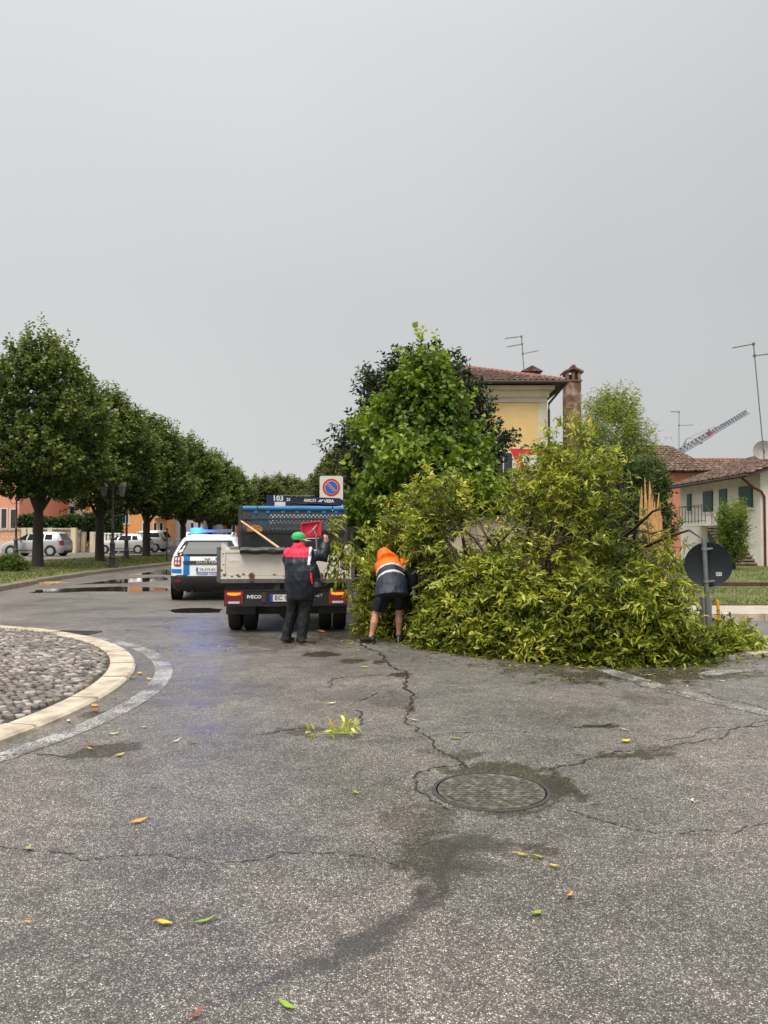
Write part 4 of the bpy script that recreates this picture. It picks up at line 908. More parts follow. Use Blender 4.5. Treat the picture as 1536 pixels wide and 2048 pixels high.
b = MB(); b.add([st.rear(x, z, .01) for x, z in ((.2,1.015),(.3,1.015),(.3,1.065),(.2,1.065))], [(0,1,2,3)]); b.build('emblem', M['policeblue'], PC)
b = MB(); b.tube([(-.35,.2,.24),(-.35,-.02,.24)], .03, 8); b.obox((0,.7,.3), (1.3,.12,.12)); b.obox((-.1,.55,.28), (.5,.3,.16)); b.build('underbody', M['black'], PC)
lb = MB(); lb.box(-.5,.5,.95,1.2,1.695,1.765); lb.box(-.4,-.34,1.0,1.15,1.62,1.70); lb.box(.34,.4,1.0,1.15,1.62,1.70); LB = lb.build('light_bar', M['beacongrey'], PC)
b = MB(); b.obox((-.37,1.075,1.745), (.28,.27,.12)); b.build('lit_beacon', M['bluelamp'], LB)
b = MB(); b.obox((.37,1.075,1.735), (.28,.27,.085)); b.build('beacon', M['beacongrey'], LB)

pl_ = bpy.data.objects.new('beacon_light', bpy.data.lights.new('beacon_light', 'POINT')); COL.objects.link(pl_); pl_.parent = PC; pl_.location = (-.37, .86, 1.76)
pl_.data.color = (.03, .2, 1); pl_.data.energy = 55; pl_.data.shadow_soft_size = .12
# ---- tipper truck
TR = thing('tipper_truck', 'small white tipper truck with crane, seen from behind', 'truck', (-1.6, 12.7, 0), R(4.5))
b = MB(); b.box(-1.05,1.05,.012,.045,.96,1.33,0); b.box(-1.05,1.05,0,.05,1.33,1.375,0); b.box(-1.05,1.05,0,.05,.9,.955,0); b.box(-1.06,-.985,-.002,.052,.9,1.375,0); b.box(.985,1.06,-.002,.052,.9,1.375,0)
for k in range(2): b.box(-.98,.98,.0105,.013,1.08+k*.12,1.084+k*.12,0)
tg = b.build('tailgate', M['bedwhite'], TR)
text('lettering', 'AMA', .075, M['whiteink'], tg, (-.84,.008,1.2), bold=.002)
b = MB(); rr = random.Random(4)
for k in range(46):
    x = rr.uniform(-1.0,1.0) if k < 26 else rr.choice((-1.02,1.02))+rr.uniform(-.03,.03); z = .955+rr.uniform(-.02,.03) if k < 26 else rr.uniform(.92,1.34); w = rr.uniform(.006,.03); y = -.0035-.0005*(k%3)
    b.add([(x+w*math.cos(t)*rr.uniform(.6,1.3), y, z+w*.5*math.sin(t)*rr.uniform(.5,1.3)) for t in np.linspace(0,6.28,8)[:-1]], [tuple(range(7))[::-1]])
b.build('rust_spots', M['rust'], tg)['kind'] = 'stuff'
for s in (-1, 1):
    b = MB(); b.box(*(sorted((s*1.065, s*1.12))), -.015,.09,.86,1.42); b.build('corner_post', M['postgrey'], TR)
    b = MB(); b.box(*(sorted((s*1.065, s*1.1))), .095,2.9,.92,1.40); 
    for k in range(4): b.box(*(sorted((s*1.1, s*1.115))), .3+k*.7,.36+k*.7,.92,1.39)
    b.build('side_board', M['bedwhite'], TR)
    b = MB(); b.prism([(s*.99,.055,1.36),(s*1.055,.055,1.36),(s*1.055,.055,1.475),(s*1.02,.055,1.48),(s*.97,.055,1.44),(s*.9,.055,1.36)][::-s], (0,.03,0)); b.build('tailgate_wing', M['bedwhite'], TR)
    b = MB(); b.box(s*.56-.03,s*.56+.03,-.03,0,.87,1.0); b.tube([(s*.56-.045,-.015,.96),(s*.56+.045,-.015,.96)], .02, 6); b.build('latch', M['rust'], TR)
    b = MB(); b.box(s*.4-.04,s*.4+.04,.1,5.2,.55,.78); b.build('chassis_rail', M['frame'], TR)
    b = MB(); b.box(s*.4-.05,s*.4+.05,.1,2.9,.785,.86); b.build('bed_rail', M['frame'], TR)
    # lamp cluster
    x0_, x1_ = sorted((s*.985, s*.70)); b = MB(); b.box(x0_,x1_,.015,.055,.49,.70); o = b.build('tail_lamp', M['redlens'], TR)
    xm = (x0_+x1_)/2; b = MB(); b.prism([(xm-.11,.0125,.675),(xm-.1,.0125,.645),(xm-.03,.0125,.632),(xm+.03,.0125,.632),(xm+.1,.0125,.645),(xm+.11,.0125,.675)][::-1], (0,-.006,0)); b.build('indicator', M['amber'], o)
    b = MB(); b.box(xm-.09,xm+.09,.006,.0145,.50,.535); b.build('reversing_lens', M['greylens'], o)
    b = MB()
    for k in range(7): b.box(x0_+.02+k*.037,x0_+.03+k*.037,.008,.0148,.545,.62)
    b.build('lens_ribs', M['ink'], o)
    for x in (.885, .635): wheel(TR, s*x, .77, .335, .215, 6, 'frame', out=s)
    wheel(TR, s*.78, 4.25, .335, .215, 6, 'frame', out=s)
    b = MB(); b.box(*(sorted((s*.52,s*1.0))),.28,.31,.30,.5); b.build('mud_flap', M['black'], TR)
b = MB(); b.box(-1.06,1.06,.06,2.9,.865,.915); b.build('bed_floor', M['frame'], TR)
b = MB(); b.box(-1.1,1.1,.0,.06,.835,.895); b.build('bed_sill', M['postgrey'], TR)
b = MB(); b.box(-1.0,1.0,.12,.22,.70,.83); b.box(-.2,-.1,.05,.12,.70,.83); b.build('rear_crossmember', M['frame'], TR)
b = MB(); b.box(-1.0,1.0,.02,.09,.455,.487); b.box(-1.0,1.0,.02,.09,.703,.725); b.box(-.7,.7,.03,.09,.487,.703); b.box(-1.005,-.986,.02,.09,.487,.703); b.box(.986,1.005,.02,.09,.487,.703); lbar = b.build('light_bar', M['black'], TR)
pl = MB(); pl.box(-.26,.26,.018,.0295,.53,.64); PL = pl.build('number_plate', M['plate'], TR)
b = MB(); b.box(-.26,-.215,.0165,.0285,.5305,.6395); b.build('country_band', M['plateblue'], PL)
text('lettering', 'EC 98', .105, M['ink'], PL, (-.055,.0165,.585), bold=.0015)
text('lettering', 'IVECO', .075, M['whiteink'], lbar, (-.52,.028,.605), bold=.002, sx=1.1)
text('lettering', 'DAILY', .07, M['greylens'], lbar, (.5,.028,.625)); text('lettering', '35C13', .035, M['greylens'], lbar, (.5,.028,.56)) if False else None
b = MB(); b.box(-.4,-.33,.018,.029,.52,.68); b.build('lamp_cover', M['frame'], lbar)
b = MB(); b.box(-.95,.95,.7,.82,.26,.38); b.lathe([(.02,-.16),(.14,-.1),(.17,0),(.14,.1),(.02,.16)], (0,.76,.32), 12, axis='y'); b.tube([(0,.9,.36),(0,3.6,.55)], .045, 8); b.build('axle', M['frame'], TR)
b = MB(); b.box(.45,.95,2.0,2.8,.4,.72); b.build('fuel_tank', M['frame'], TR)
b = MB(); b.box(-1.03,1.03,2.86,2.90,.92,1.71); b.box(-1.04,1.04,2.84,2.92,1.66,1.715); b.build('bed_front_wall', M['blackwall'], TR)
# lattice headboard
b = MB(); y = 2.88
for s in (-1, 1): b.box(*(sorted((s*1.02,s*1.085))), y-.03,y+.03,.92,2.22 if s < 0 else 2.14)
b.box(-1.02,1.02,y-.02,y+.02,1.93,1.955); b.build('headboard_frame', M['frame'], TR)
b = MB(); zlo, zhi = 1.715, 2.10; st_ = .077
def diag(s):
    k = -30
    while k < 40:
        x0_ = -1.02+k*st_; 
        pts = []
        for t in (0, 1):
            pass
        xa, xb = x0_, x0_+s*(zhi-zlo)
        za, zb_ = zlo, zhi
        lo, hi = -1.02, 1.02
        def clip(xa, za, xb, zb_):
            if xa > xb: xa, za, xb, zb_ = xb, zb_, xa, za
            if xb <= lo or xa >= hi: return None
            if xa < lo: za += (zb_-za)*(lo-xa)/(xb-xa); xa = lo
            if xb > hi: zb_ = za+(zb_-za)*(hi-xa)/(xb-xa); xb = hi
            return xa, za, xb, zb_
        c_ = clip(xa, za, xb, zb_)
        if c_ and c_[2]-c_[0] > .02:
            d = Vector((c_[2]-c_[0], 0, c_[3]-c_[1])); b.obox(((c_[0]+c_[2])/2, y+s*.003, (c_[1]+c_[3])/2), (d.length, .005, .026), Matrix.Rotation(-math.atan2(d.z, d.x), 3, 'Y'))
        k += 1
diag(1); diag(-1); 
b.box(-1.02,1.02,y-.004,y+.009,2.03,2.11)
b.build('mesh_screen', M['mesh'], TR)
b = MB(); b.tube([(-1.0,y,2.155),(-.72,y,2.155)], .05, 10); b.tube([(-.70,y,2.155),(.78,y,2.15)], .05, 10); b.tube([(.8,y,2.15),(1.02,y,2.148)], .05, 10); b.build('top_tube', M['bluetube'], TR)
b = MB()
for x in (-.74,-.5,-.2,.08,.32,.62,.86): b.box(x-.035,x+.035,y-.034,y+.01,2.055,2.105)
b.build('tube_bracket', M['bluetube'], TR)
b = MB(); b.box(-.82,-.5,3.1,3.3,1.5,2.08); b.build('crane_column', M['bluetube'], TR)
cb = MB(); cb.box(-.56,-.06,3.2,3.5,2.17,2.44); cb.prism([(-.06,3.22,2.40),(-.06,3.22,2.29),(.6,3.22,2.25),(.95,3.22,2.22),(1.02,3.22,2.26),(1.02,3.22,2.33),(.94,3.22,2.38),(.4,3.22,2.40)][::-1], (0,.24,0))
cb.tube([(-.06,3.3,2.22),(.9,3.3,2.2)], .055, 10); CB = cb.build('crane_boom', M['navy'], TR)
b = MB(); b.box(-.28,.42,3.19,3.2,2.425,2.436); b.build('boom_edge', M['steel'], CB)
text('lettering', '103', .15, M['whiteink'], CB, (-.32,3.197,2.37), bold=.004); text('lettering', '2S', .085, M['whiteink'], CB, (-.11,3.197,2.345), bold=.002)
text('lettering', 'AMCO', .085, M['whiteink'], CB, (.33,3.216,2.33), bold=.003); text('lettering', 'VEBA', .085, M['whiteink'], CB, (.72,3.216,2.318), bold=.003)
b = MB(); 
for k in range(2): b.prism([(.49+k*.04,3.217,2.3),(.52+k*.04,3.217,2.3),(.57+k*.04,3.217,2.35),(.54+k*.04,3.217,2.35)][::-1], (0,-.004,0))
b.build('emblem', M['whiteink'], CB)
b = MB(); b.box(-.39,-.17,3.194,3.2,2.215,2.3); b.build('label_plate', M['plate'], CB)
# cab ahead of the bed
cs = Stack([(.42,3.72,5.5,.9,.12),(.6,3.7,5.6,.95,.15),(1.1,3.7,5.55,.97,.16),(1.25,3.7,5.3,.97,.16),(1.75,3.75,4.9,.9,.18),(2.02,3.85,4.6,.82,.2),(2.1,4.0,4.4,.7,.2)])
cab = cs.body().build('cab', M['greycar'], TR, 32)
cs.strip([(1.4,-.7,.7),(1.85,-.62,.62)], 'rear', .008).build('rear_window', M['glass'], cab); cs.strip([(1.3,-.85,.85),(1.95,-.72,.72)], 'front', .008).build('windscreen', M['glass'], cab)
for s in (-1, 1):
    cs.strip([(1.3,4.1,4.95),(1.78,4.15,4.7)], 'left' if s < 0 else 'right', .008).build('side_window', M['glass'], cab)
    b = MB(); b.tube([(s*.9,4.9,1.5),(s*1.2,4.85,1.55)], .02, 6); b.obox((s*1.22,4.83,1.6), (.16,.1,.36)); b.build('mirror', M['black'], cab)
# things carried in or on the bed
def world(o, p): return Matrix.Translation(o.location)@Euler(o.rotation_euler).to_matrix().to_4x4()@Vector(p)
br = thing('broom', 'broom with long pale wooden stick leaning across the truck bed', 'broom', world(TR, (-.98,2.6,1.87)), R(4.5))
b = MB(); b.tube([(-.02,0,.02),(.42,-1.25,-.22),(.86,-2.5,-.47)], [.017,.019,.02], 8); b.build('stick', M['wood'], br, 60)
b = MB(); b.obox((.93,-2.52,-.5), (.3,.05,.05)); b.build('brush_block', M['wood'], br)
b = MB()
for k in range(40): x = .79+k*.007; b.tube([(x,-2.52,-.52),(x+rr.uniform(-.01,.01),-2.52+rr.uniform(-.02,.02),-.6)], .004, 3)
o = b.build('bristles', M['straw'], br); o['kind'] = 'stuff'
bs = thing('straw_broom', 'orange straw broom head showing above the black bed wall', 'broom', world(TR, (-.75,2.78,1.72)), R(4.5))
b = MB()
for k in range(60):
    t = math.pi*(k/59); c_ = Vector((math.cos(t)*.15, rr.uniform(-.02,.02), math.sin(t)*.1)); b.tube([(c_.x*.9, c_.y, -.03), c_], [.007,.007], 3)
b.build('straw', M['straw'], bs)['kind'] = 'stuff'
rl = thing('rubber_roll', 'black rubber sheet rolled over the tailgate edge', 'rubber sheet', world(TR, (-.4,.0,1.36)), R(4.5))
b = MB(); b.loft([[(-.34+.72*u, -.04+.09*math.cos(t)*(1+.1*math.sin(u*20)), .0+.058*math.sin(t)+.006*math.sin(u*14)) for t in np.linspace(0,6.2832,15)[:-1]] for u in np.linspace(0,1,14)]); b.build('roll', M['blackwall'], rl, 50)
b = MB(); b.obox((.18,-.128,.005), (.12,.012,.05), (0,.1,0)); b.build('strap', M['frame'], rl)
sh = thing('shovel', 'red plastic shovel standing upright in the truck bed', 'shovel', at(622,1060,13.4), R(6)); 
b = MB()
def sv(u, v):
    x, z = (u-.5)*.34, (v-.5)*.27
    rim = max(abs(u-.5), abs(v-.5) if v > .5 else 0)*2
    return Vector((x+.03*(v-.5)*0, -.05*max(0, rim-.75)/.25+.03*math.cos((u-.5)*3.1), z+.04*(u-.5)))
b.grid(sv, np.linspace(0,1,13), np.linspace(0,1,11)); bl = b.build('blade', M['red'], sh, 50); md = bl.modifiers.new('t', 'SOLIDIFY'); md.thickness = .008
b = MB(); b.tube([(.165,-.015,.145),(.17,-.018,-.11)], .007, 6); b.tube([(-.17,-.02,-.15),(.17,-.02,-.14)], .006, 6); b.build('blade_edge', M['whiteink'], sh)
b = MB(); b.tube([(.04,-.01,.02),(.09,-.03,-.1),(.1,-.05,-.45)], .014, 8); b.tube([(.1,-.01,.09),(.03,-.03,.0),(-.06,-.01,-.07)], .01, 6); b.build('handle', M['steel'], sh)
# ------------------------------------------------------------------ people
def ell_ring(c, d, rx, ry, xd=(1,0,0), n=16):
    d = Vector(d).normalized(); x = Vector(xd); x = (x-d*x.dot(d)).normalized(); y = d.cross(x)
    return [Vector(c)+x*rx*math.cos(2*math.pi*k/n)+y*ry*math.sin(2*math.pi*k/n) for k in range(n)]
def limb(b, pts, radii, flat=1.0, xd=(1,0,0), n=14):
    pts = [Vector(p) for p in pts]; rings = []
    for i, p in enumerate(pts):
        d = pts[min(i+1, len(pts)-1)]-pts[max(i-1, 0)]; r = radii[i]; rx, ry = r if isinstance(r, tuple) else (r, r*flat)
        xx = xd if abs(Vector(xd).dot(d.normalized())) < .95 else (0, 1, 0)
        rings.append(ell_ring(p, d, rx, ry, xx, n))
    return b.loft(rings)
def ball(b, c, r, n=14):
    prof = [(max(.001, math.sin(math.pi*k/10)), -math.cos(math.pi*k/10)) for k in range(11)]
    rr_ = r if hasattr(r, '__len__') else (r, r, r); c = Vector(c)
    return b.loft([[c+Vector((a*math.cos(2*math.pi*k/n)*rr_[0], a*math.sin(2*math.pi*k/n)*rr_[1], h*rr_[2])) for k in range(n)] for a, h in prof])
def remesh(name, b, vox, mats, rule, parent, smooth=4, wr=(0, 10), seed=0):
    tmp = link(name+'_tmp', b.mesh(name, M['skin'])); m = tmp.modifiers.new('r', 'REMESH'); m.mode = 'VOXEL'; m.voxel_size = vox
    s = tmp.modifiers.new('s', 'SMOOTH'); s.factor = .5; s.iterations = smooth
    bpy.context.view_layer.update(); me = bpy.data.meshes.new_from_object(tmp.evaluated_get(bpy.context.evaluated_depsgraph_get())); me.name = name
    bpy.data.objects.remove(tmp); me.materials.clear()
    for k in mats: me.materials.append(k)
    if wr[0]:
        co = [v.co.copy() for v in me.vertices]; no = [v.normal.copy() for v in me.vertices]
        for v, c, n_ in zip(me.vertices, co, no):
            w = mnoise.noise((c.x*wr[1]+seed, c.y*wr[1], c.z*wr[1]*.55))+.5*mnoise.noise((c.x*wr[1]*2.3, c.y*wr[1]*2.3+seed, c.z*wr[1]*1.1)); w = 1-2*abs(w)
            v.co = c+n_*wr[0]*w
    if rule:
        for p in me.polygons: p.material_index = rule(p.center)
    me.shade_smooth(); return link(name, me, parent)
def hand(b, wrist, d, palm_n, s=1.0, curl=.6, side=1):
    "palm and five curled fingers; d along the hand, palm_n out of the palm"
    d = Vector(d).normalized(); nrm = Vector(palm_n); nrm = (nrm-d*nrm.dot(d)).normalized(); lat = d.cross(nrm)*side; w = Vector(wrist)
    limb(b, [w-d*.02, w+d*.03, w+d*.09*s], [(.027,.022), (.04*s,.018), (.041*s,.016)], xd=lat)
    for i, (o, ln) in enumerate(((-.03,.068), (-.01,.078), (.01,.072), (.029,.056))):
        p = w+d*.085*s+lat*o*s; q = [p-d*.03, p]; dd = d.copy()
        for k in range(3):
            ang = curl*(.7+.25*k); dd = (dd*math.cos(ang)+nrm*math.sin(ang)).normalized(); p = p+dd*ln*s*(.45,.32,.23)[k]; q.append(p)
        limb(b, q, [.010*s,.010*s,.0095*s,.009*s,.0075*s], n=8)
    p = w+d*.025*s-lat*.03*s; limb(b, [p, p-lat*.025*s+d*.02*s+nrm*.015*s, p-lat*.03*s+d*.05*s+nrm*.035*s, p-lat*.015*s+d*.065*s+nrm*.05*s], [.014*s,.0125*s,.011*s,.009*s], n=8)
def head(b, c, fwd, up=(0,0,1), s=1.0):
    f_ = Vector(fwd).normalized(); u = Vector(up); u = (u-f_*u.dot(f_)).normalized(); r_ = f_.cross(u); c = Vector(c)
    L3 = lambda x, y, z: c+r_*x*s+f_*y*s+u*z*s
    for (y, z, rx, ry, rz_) in ((-.01,.03,.076,.097,.088), (.02,-.05,.06,.07,.075)):
        prof = [(max(.001, math.sin(math.pi*k/10)), -math.cos(math.pi*k/10)) for k in range(11)]
        b.loft([[L3(a*math.cos(2*math.pi*k/14)*rx, y+a*math.sin(2*math.pi*k/14)*ry, z+h*rz_) for k in range(14)] for a, h in prof])
    limb(b, [L3(0,.085,.005), L3(0,.108,-.03), L3(0,.085,-.04)], [.009*s,.014*s,.012*s], n=8)     # nose
    for x in (-1, 1):
        limb(b, [L3(x*.072,-.005,.02), L3(x*.084,-.018,.005), L3(x*.076,-.01,-.03)], [.012*s,.014*s,.009*s], n=8)  # ears
        limb(b, [L3(x*.05,.078,.022), L3(x*.015,.092,.024)], [.008*s,.009*s], n=6)                # brow ridge
    limb(b, [L3(-.022,.086,-.068), L3(0,.094,-.067), L3(.022,.086,-.068)], [.006*s,.009*s,.006*s], n=6)     # lips
    limb(b, [L3(0,.06,-.1), L3(0,.075,-.105)], [.025*s,.018*s], n=8)                               # chin
    limb(b, [L3(0,-.03,-.05), L3(0,-.045,-.15)], [.055*s,.062*s], n=12)
    return L3
def face(parent, L3):
    for x in (-1, 1):
        b = MB(); ball(b, L3(x*.032,.082,.005), .011, 8); b.build('eye', M['whiteink'], parent, 60)
    b = MB(); limb(b, [L3(-.022,.094,-.0665), L3(0,.102,-.0655), L3(.022,.094,-.0665)], [.0022,.0028,.0022], n=6); b.build('mouth', M['redlens'], parent)
def shoe(parent, heel, toe, s=1.0, sole='sole'):
    h = Vector(heel); d = (Vector(toe)-h); L_ = d.length; d.normalize(); up = Vector((0,0,1)); lat = d.cross(up)
    b = MB(); rings = []
    for t, w, hh in ((0,.03,.07),(.06,.038,.1),(.25,.04,.105),(.42,.042,.08),(.65,.048,.055),(.85,.045,.045),(.97,.03,.032),(1,.012,.022)):
        c = h+d*L_*t; ring = []
        for k in range(12):
            a = 2*math.pi*k/12; ring.append(c+lat*w*s*math.cos(a)+up*(.022+hh*s*.5*(1+math.sin(a))*.92))
        rings.append(ring)
    b.loft(rings); o = b.build('shoe', M['shoe'], parent, 50)
    b = MB(); rings = []
    for t, w in ((0,.03),(.06,.04),(.3,.041),(.65,.05),(.88,.046),(1,.018)):
        c = h+d*L_*t; rings.append([c-lat*w*s+up*.001, c+lat*w*s+up*.001, c+lat*w*s+up*.026, c-lat*w*s+up*.026])
    b.loft(rings); b.build('sole', M[sole], o); return o

# ---- man in the green cap loading a branch
P1 = thing('person', 'person in green cap and dark red-yoked rain jacket lifting a branch', 'person', (-1.31, 11.6, 0), R(-10))
AL, AR = Vector((-.17,.06,.09)), Vector((.1,-.03,.09)); KL, KR = Vector((-.085,.09,.46)), Vector((.12,.02,.46)); HL, HR = Vector((-.02,.05,.84)), Vector((.16,.04,.84))
SR, ER, WR_ = Vector((.2,.06,1.33)), Vector((.375,.14,1.28)), Vector((.40,.2,1.5))
SL, EL, WL = Vector((-.13,.06,1.33)), Vector((-.2,.26,1.16)), Vector((0,.44,1.2))
b = MB(); L3 = head(b, (.02,.08,1.535), (.85,.5,-.05))
limb(b, [(.08,.04,.8),(.07,.04,.95),(.05,.04,1.15),(.03,.05,1.32),(.02,.06,1.42)], [(.15,.11),(.17,.12),(.17,.12),(.16,.1),(.06,.06)])
limb(b, [HL,KL,AL], [.085,.055,.04]); limb(b, [HR,KR,AR], [.085,.055,.04])
limb(b, [SR,ER,WR_], [.055,.042,.028]); limb(b, [SL,EL,WL], [.055,.042,.028]); limb(b, [AL,AL+Vector((.02,.09,-.05))],[.035,.03]); limb(b, [AR,AR+Vector((.09,.03,-.05))],[.035,.03])
hand(b, WR_, (.02,.15,1), (-.6,.6,0), .95, .75, 1); hand(b, WL, (.9,.3,.1), (0,.2,-1), .95, .6, 1)
bd = remesh('body', b, .0065, [M['skin'], M['darkhair']], lambda c: 1 if (c.z > 1.47 and (c.x-.02)*.85+(c.y-.08)*.5 < -.01) else 0, P1, 2); face(bd, L3)
b = MB()
rings = [((.06,.03,.66),.205,.17),((.065,.03,.70),.22,.185),((.075,.03,.8),.245,.2),((.085,.03,.95),.262,.215),((.08,.035,1.08),.258,.21),((.05,.04,1.2),.235,.19),((.03,.05,1.3),.215,.165),((.025,.055,1.36),.19,.14),((.02,.06,1.41),.12,.1),((.02,.06,1.47),.082,.085),((.02,.065,1.49),.078,.08)]
b.loft([ell_ring(c, (0,0,1), rx, ry, (1,0,0), 24) for c, rx, ry in rings])
limb(b, [SR-Vector((.1,0,0)), SR, SR*.5+ER*.5, ER, ER*.5+WR_*.5, WR_-Vector((0,0,.0))], [.09,.105,.098,.09,.075,.056]); limb(b, [SL+Vector((.1,0,0)), SL, (SL+EL)/2, EL, WL], [.09,.1,.092,.085,.06])
limb(b, [(.3,.0,.95),(.32,-.02,.85),(.28,.0,.74)], [.06,.09,.05])
def jrule(c):
    if c.z > 1.455 and abs(c.x-.02) < .14 and c.z > 1.46: return 1
    if c.z > 1.285 and -.3 < c.x < .2+.0*c.z: return 1
    if .2 <= c.x < .235 and c.z > 1.1 and c.y < .3 and c.z > 1.17: return 2
    return 0
jk = remesh('jacket', b, .0095, [M['navyjacket'], M['redcloth'], M['whitecloth']], jrule, P1, 2, (.012, 6.5))
b = MB(); b.tube([(.262,-.135,1.06),(.27,-.145,.98),(.285,-.14,.9)], [.012,.017,.012], 6); b.build('pocket_zip', M['redcloth'], jk)
b = MB(); limb(b, [HL+Vector((.05,0,.02)), HL*.6+KL*.4, KL, KL*.5+AL*.5, AL+Vector((0,.01,.02)), AL-Vector((0,-.01,.05))], [(.13,.13),(.11,.115),(.085,.09),(.077,.082),(.07,.08),(.085,.1)])
limb(b, [HR+Vector((-.04,0,.02)), HR*.6+KR*.4, KR, KR*.5+AR*.5, AR+Vector((0,.01,.02)), AR-Vector((0,-.01,.05))], [(.13,.13),(.11,.115),(.085,.09),(.077,.082),(.07,.08),(.088,.1)])
remesh('trousers', b, .0105, [M['trouser']], None, P1, 2, (.013, 9), 4)
shoe(P1, AL+Vector((-.01,-.06,-.09)), AL+Vector((.04,.22,-.09)), 1.0); shoe(P1, AR+Vector((-.07,-.02,-.09)), AR+Vector((.21,-.02,-.09)), 1.0)
b = MB(); c = Vector((.02,.08,1.575)); f_ = Vector((.9,.42,0)).normalized(); r_ = Vector((.42,-.9,0)).normalized()
rings = []
for a, h in ((1.0,-.03),(1.01,0),(.97,.028),(.84,.055),(.6,.074),(.3,.084),(.02,.086)):
    rings.append([c+r_*.09*a*math.cos(t)+f_*(.108*a*math.sin(t)-.012)+Vector((0,0,h)) for t in np.linspace(0,6.2832,21)[:-1]])
b.loft(rings); cp = b.build('cap', M['green'], P1, 60)
b = MB(); V = []
for k in range(9):
    t = -1.1+2.2*k/8; e = Vector((0,0,0)); p = c+r_*.088*math.sin(t)+f_*(.1*math.cos(t)-.012); V += [p+Vector((0,0,-.028)), p+f_*(.1*math.cos(t*.8))+Vector((0,0,-.055))]
b.add(V, [(2*k,2*k+1,2*k+3,2*k+2) for k in range(8)]); o = b.build('cap_peak', M['capgrey'], P1, 60); o.modifiers.new('t','SOLIDIFY').thickness = .006
b = MB(); ball(b, c+f_*-.012+Vector((0,0,.088)), .01, 8); b.build('cap_button', M['green'], cp, 60)
b = MB(); b.loft([[c+r_*.0925*math.sin(t)+f_*(-.111*math.cos(t)-.012)+Vector((0,0,h)) for t in np.linspace(-.5,.5,6)]+[c+r_*.08*math.sin(t)+f_*(-.1*math.cos(t)-.012)+Vector((0,0,h)) for t in np.linspace(.5,-.5,6)] for h in (-.032,-.005)]); b.build('strap_gap', M['darkhair'], cp)
# ---- man bending into the fallen crown
P2 = thing('person', 'person in orange and navy hi-vis hooded jacket and black shorts bending forward', 'person', (.03, 11.6, 0))
AL, AR = Vector((-.225,-.02,.08)), Vector((.19,.1,.08)); KL, KR = Vector((-.145,.06,.46)), Vector((.2,.14,.47)); HL, HR = Vector((.0,.02,.79)), Vector((.19,.04,.79))
NK = Vector((.04,.5,1.19)); PV = Vector((.1,.02,.86)); ax_ = (NK-PV).normalized()
SR, ER, WR_ = Vector((.24,.38,1.16)), Vector((.41,.33,.99)), Vector((.43,.33,.78)); SL, EL, WL = Vector((-.08,.5,1.1)), Vector((-.02,.7,.9)), Vector((.12,.78,.72))
b = MB(); HC = Vector((-.01,.6,1.26)); L3 = head(b, HC, (.05,.75,-.65), (0,.65,.75)); limb(b, [PV, (PV+NK)/2, NK, HC-Vector((0,.05,.05))], [(.16,.12),(.17,.12),(.13,.09),(.055,.055)])
limb(b, [HL,KL*.5+HL*.5,KL,KL*.6+AL*.4+Vector((0,-.03,0)),KL*.25+AL*.75,AL], [.09,.075,.056,.058,.04,.034]); limb(b, [HR,KR*.5+HR*.5,KR,KR*.6+AR*.4+Vector((0,-.03,0)),KR*.25+AR*.75,AR], [.09,.075,.055,.057,.04,.034])
limb(b, [AL,AL+Vector((-.06,.08,-.05))],[.035,.03]); limb(b, [AR,AR+Vector((.02,.09,-.05))],[.035,.03])
limb(b, [SR,ER,WR_], [.055,.042,.028]); limb(b, [SL,EL,WL], [.055,.042,.028]); hand(b, WR_, (.1,.15,-1), (-.7,.5,0), 1.0, .5, 1); hand(b, WL, (.2,.3,-1), (.3,.8,0), 1.0, .6, -1)
bd = remesh('body', b, .0065, [M['skin'], M['whitecloth']], lambda c: 1 if (c.x > .36 and c.z < .79) else 0, P2, 2); face(bd, L3)
b = MB(); dn = Vector((-.1,-.1,-1)).normalized()
T = [(Vector((.07,-.09,.70)),.255,.225,Vector((-.06,.35,1))), (Vector((.09,-.0,.87)),.235,.205,Vector((0,.6,.8))), (PV+ax_*.17,.215,.18,ax_), (PV+ax_*.33,.215,.175,ax_), (PV+ax_*.47,.215,.165,ax_), (PV+ax_*.56,.19,.145,ax_), (NK+Vector((0,.04,.03)),.1,.1,ax_)]
b.loft([ell_ring(c, d, rx, ry, (1,0,0), 24) for c, rx, ry, d in T])
limb(b, [(-.05,-.05,.82),(-.1,-.07,.66),(-.135,-.05,.5)], [(.1,.15),(.07,.14),(.025,.1)])
limb(b, [SR-Vector((.1,-.02,-.02)), SR, (SR+ER)/2, ER, (WR_+ER)/2, WR_+Vector((0,0,.02))], [.1,.108,.1,.092,.08,.062]); limb(b, [SL+Vector((.1,0,0)), SL, (SL+EL)/2, EL, WL], [.1,.1,.095,.085,.06])
ball(b, HC+Vector((-.01,-.03,.03)), (.115,.135,.13)); limb(b, [NK+Vector((.0,-.14,.0)), NK+Vector((-.02,-.02,.03)), HC+Vector((-.01,-.03,.03))], [.17,.15,.112])
def hrule(c):
    if c.x > .285 and c.z < 1.17:
        q_ = (c-SR).dot((ER-SR).normalized()); return 0 if q_ < .045 else (2 if q_ < .085 else 1)
    s_ = (c-PV).dot(ax_)+.12*(c.x-.1)**2*4
    if s_ > .33: return 0
    if s_ > .29: return 2
    if .095 < s_ < .145: return 2
    return 1
remesh('jacket', b, .0095, [M['orange'], M['navyhivis'], M['silverband']], hrule, P2, 2, (.010, 6), 2)
b = MB(); limb(b, [HL+Vector((.06,.0,.06)), HL, HL*.5+KL*.5, KL+Vector((.02,.0,.03))], [(.13,.14),(.125,.135),(.115,.12),(.105,.11)]); limb(b, [HR+Vector((-.06,.0,.06)), HR, HR*.5+KR*.5, KR+Vector((0,0,.06))], [(.13,.14),(.125,.135),(.105,.12),(.09,.1)])
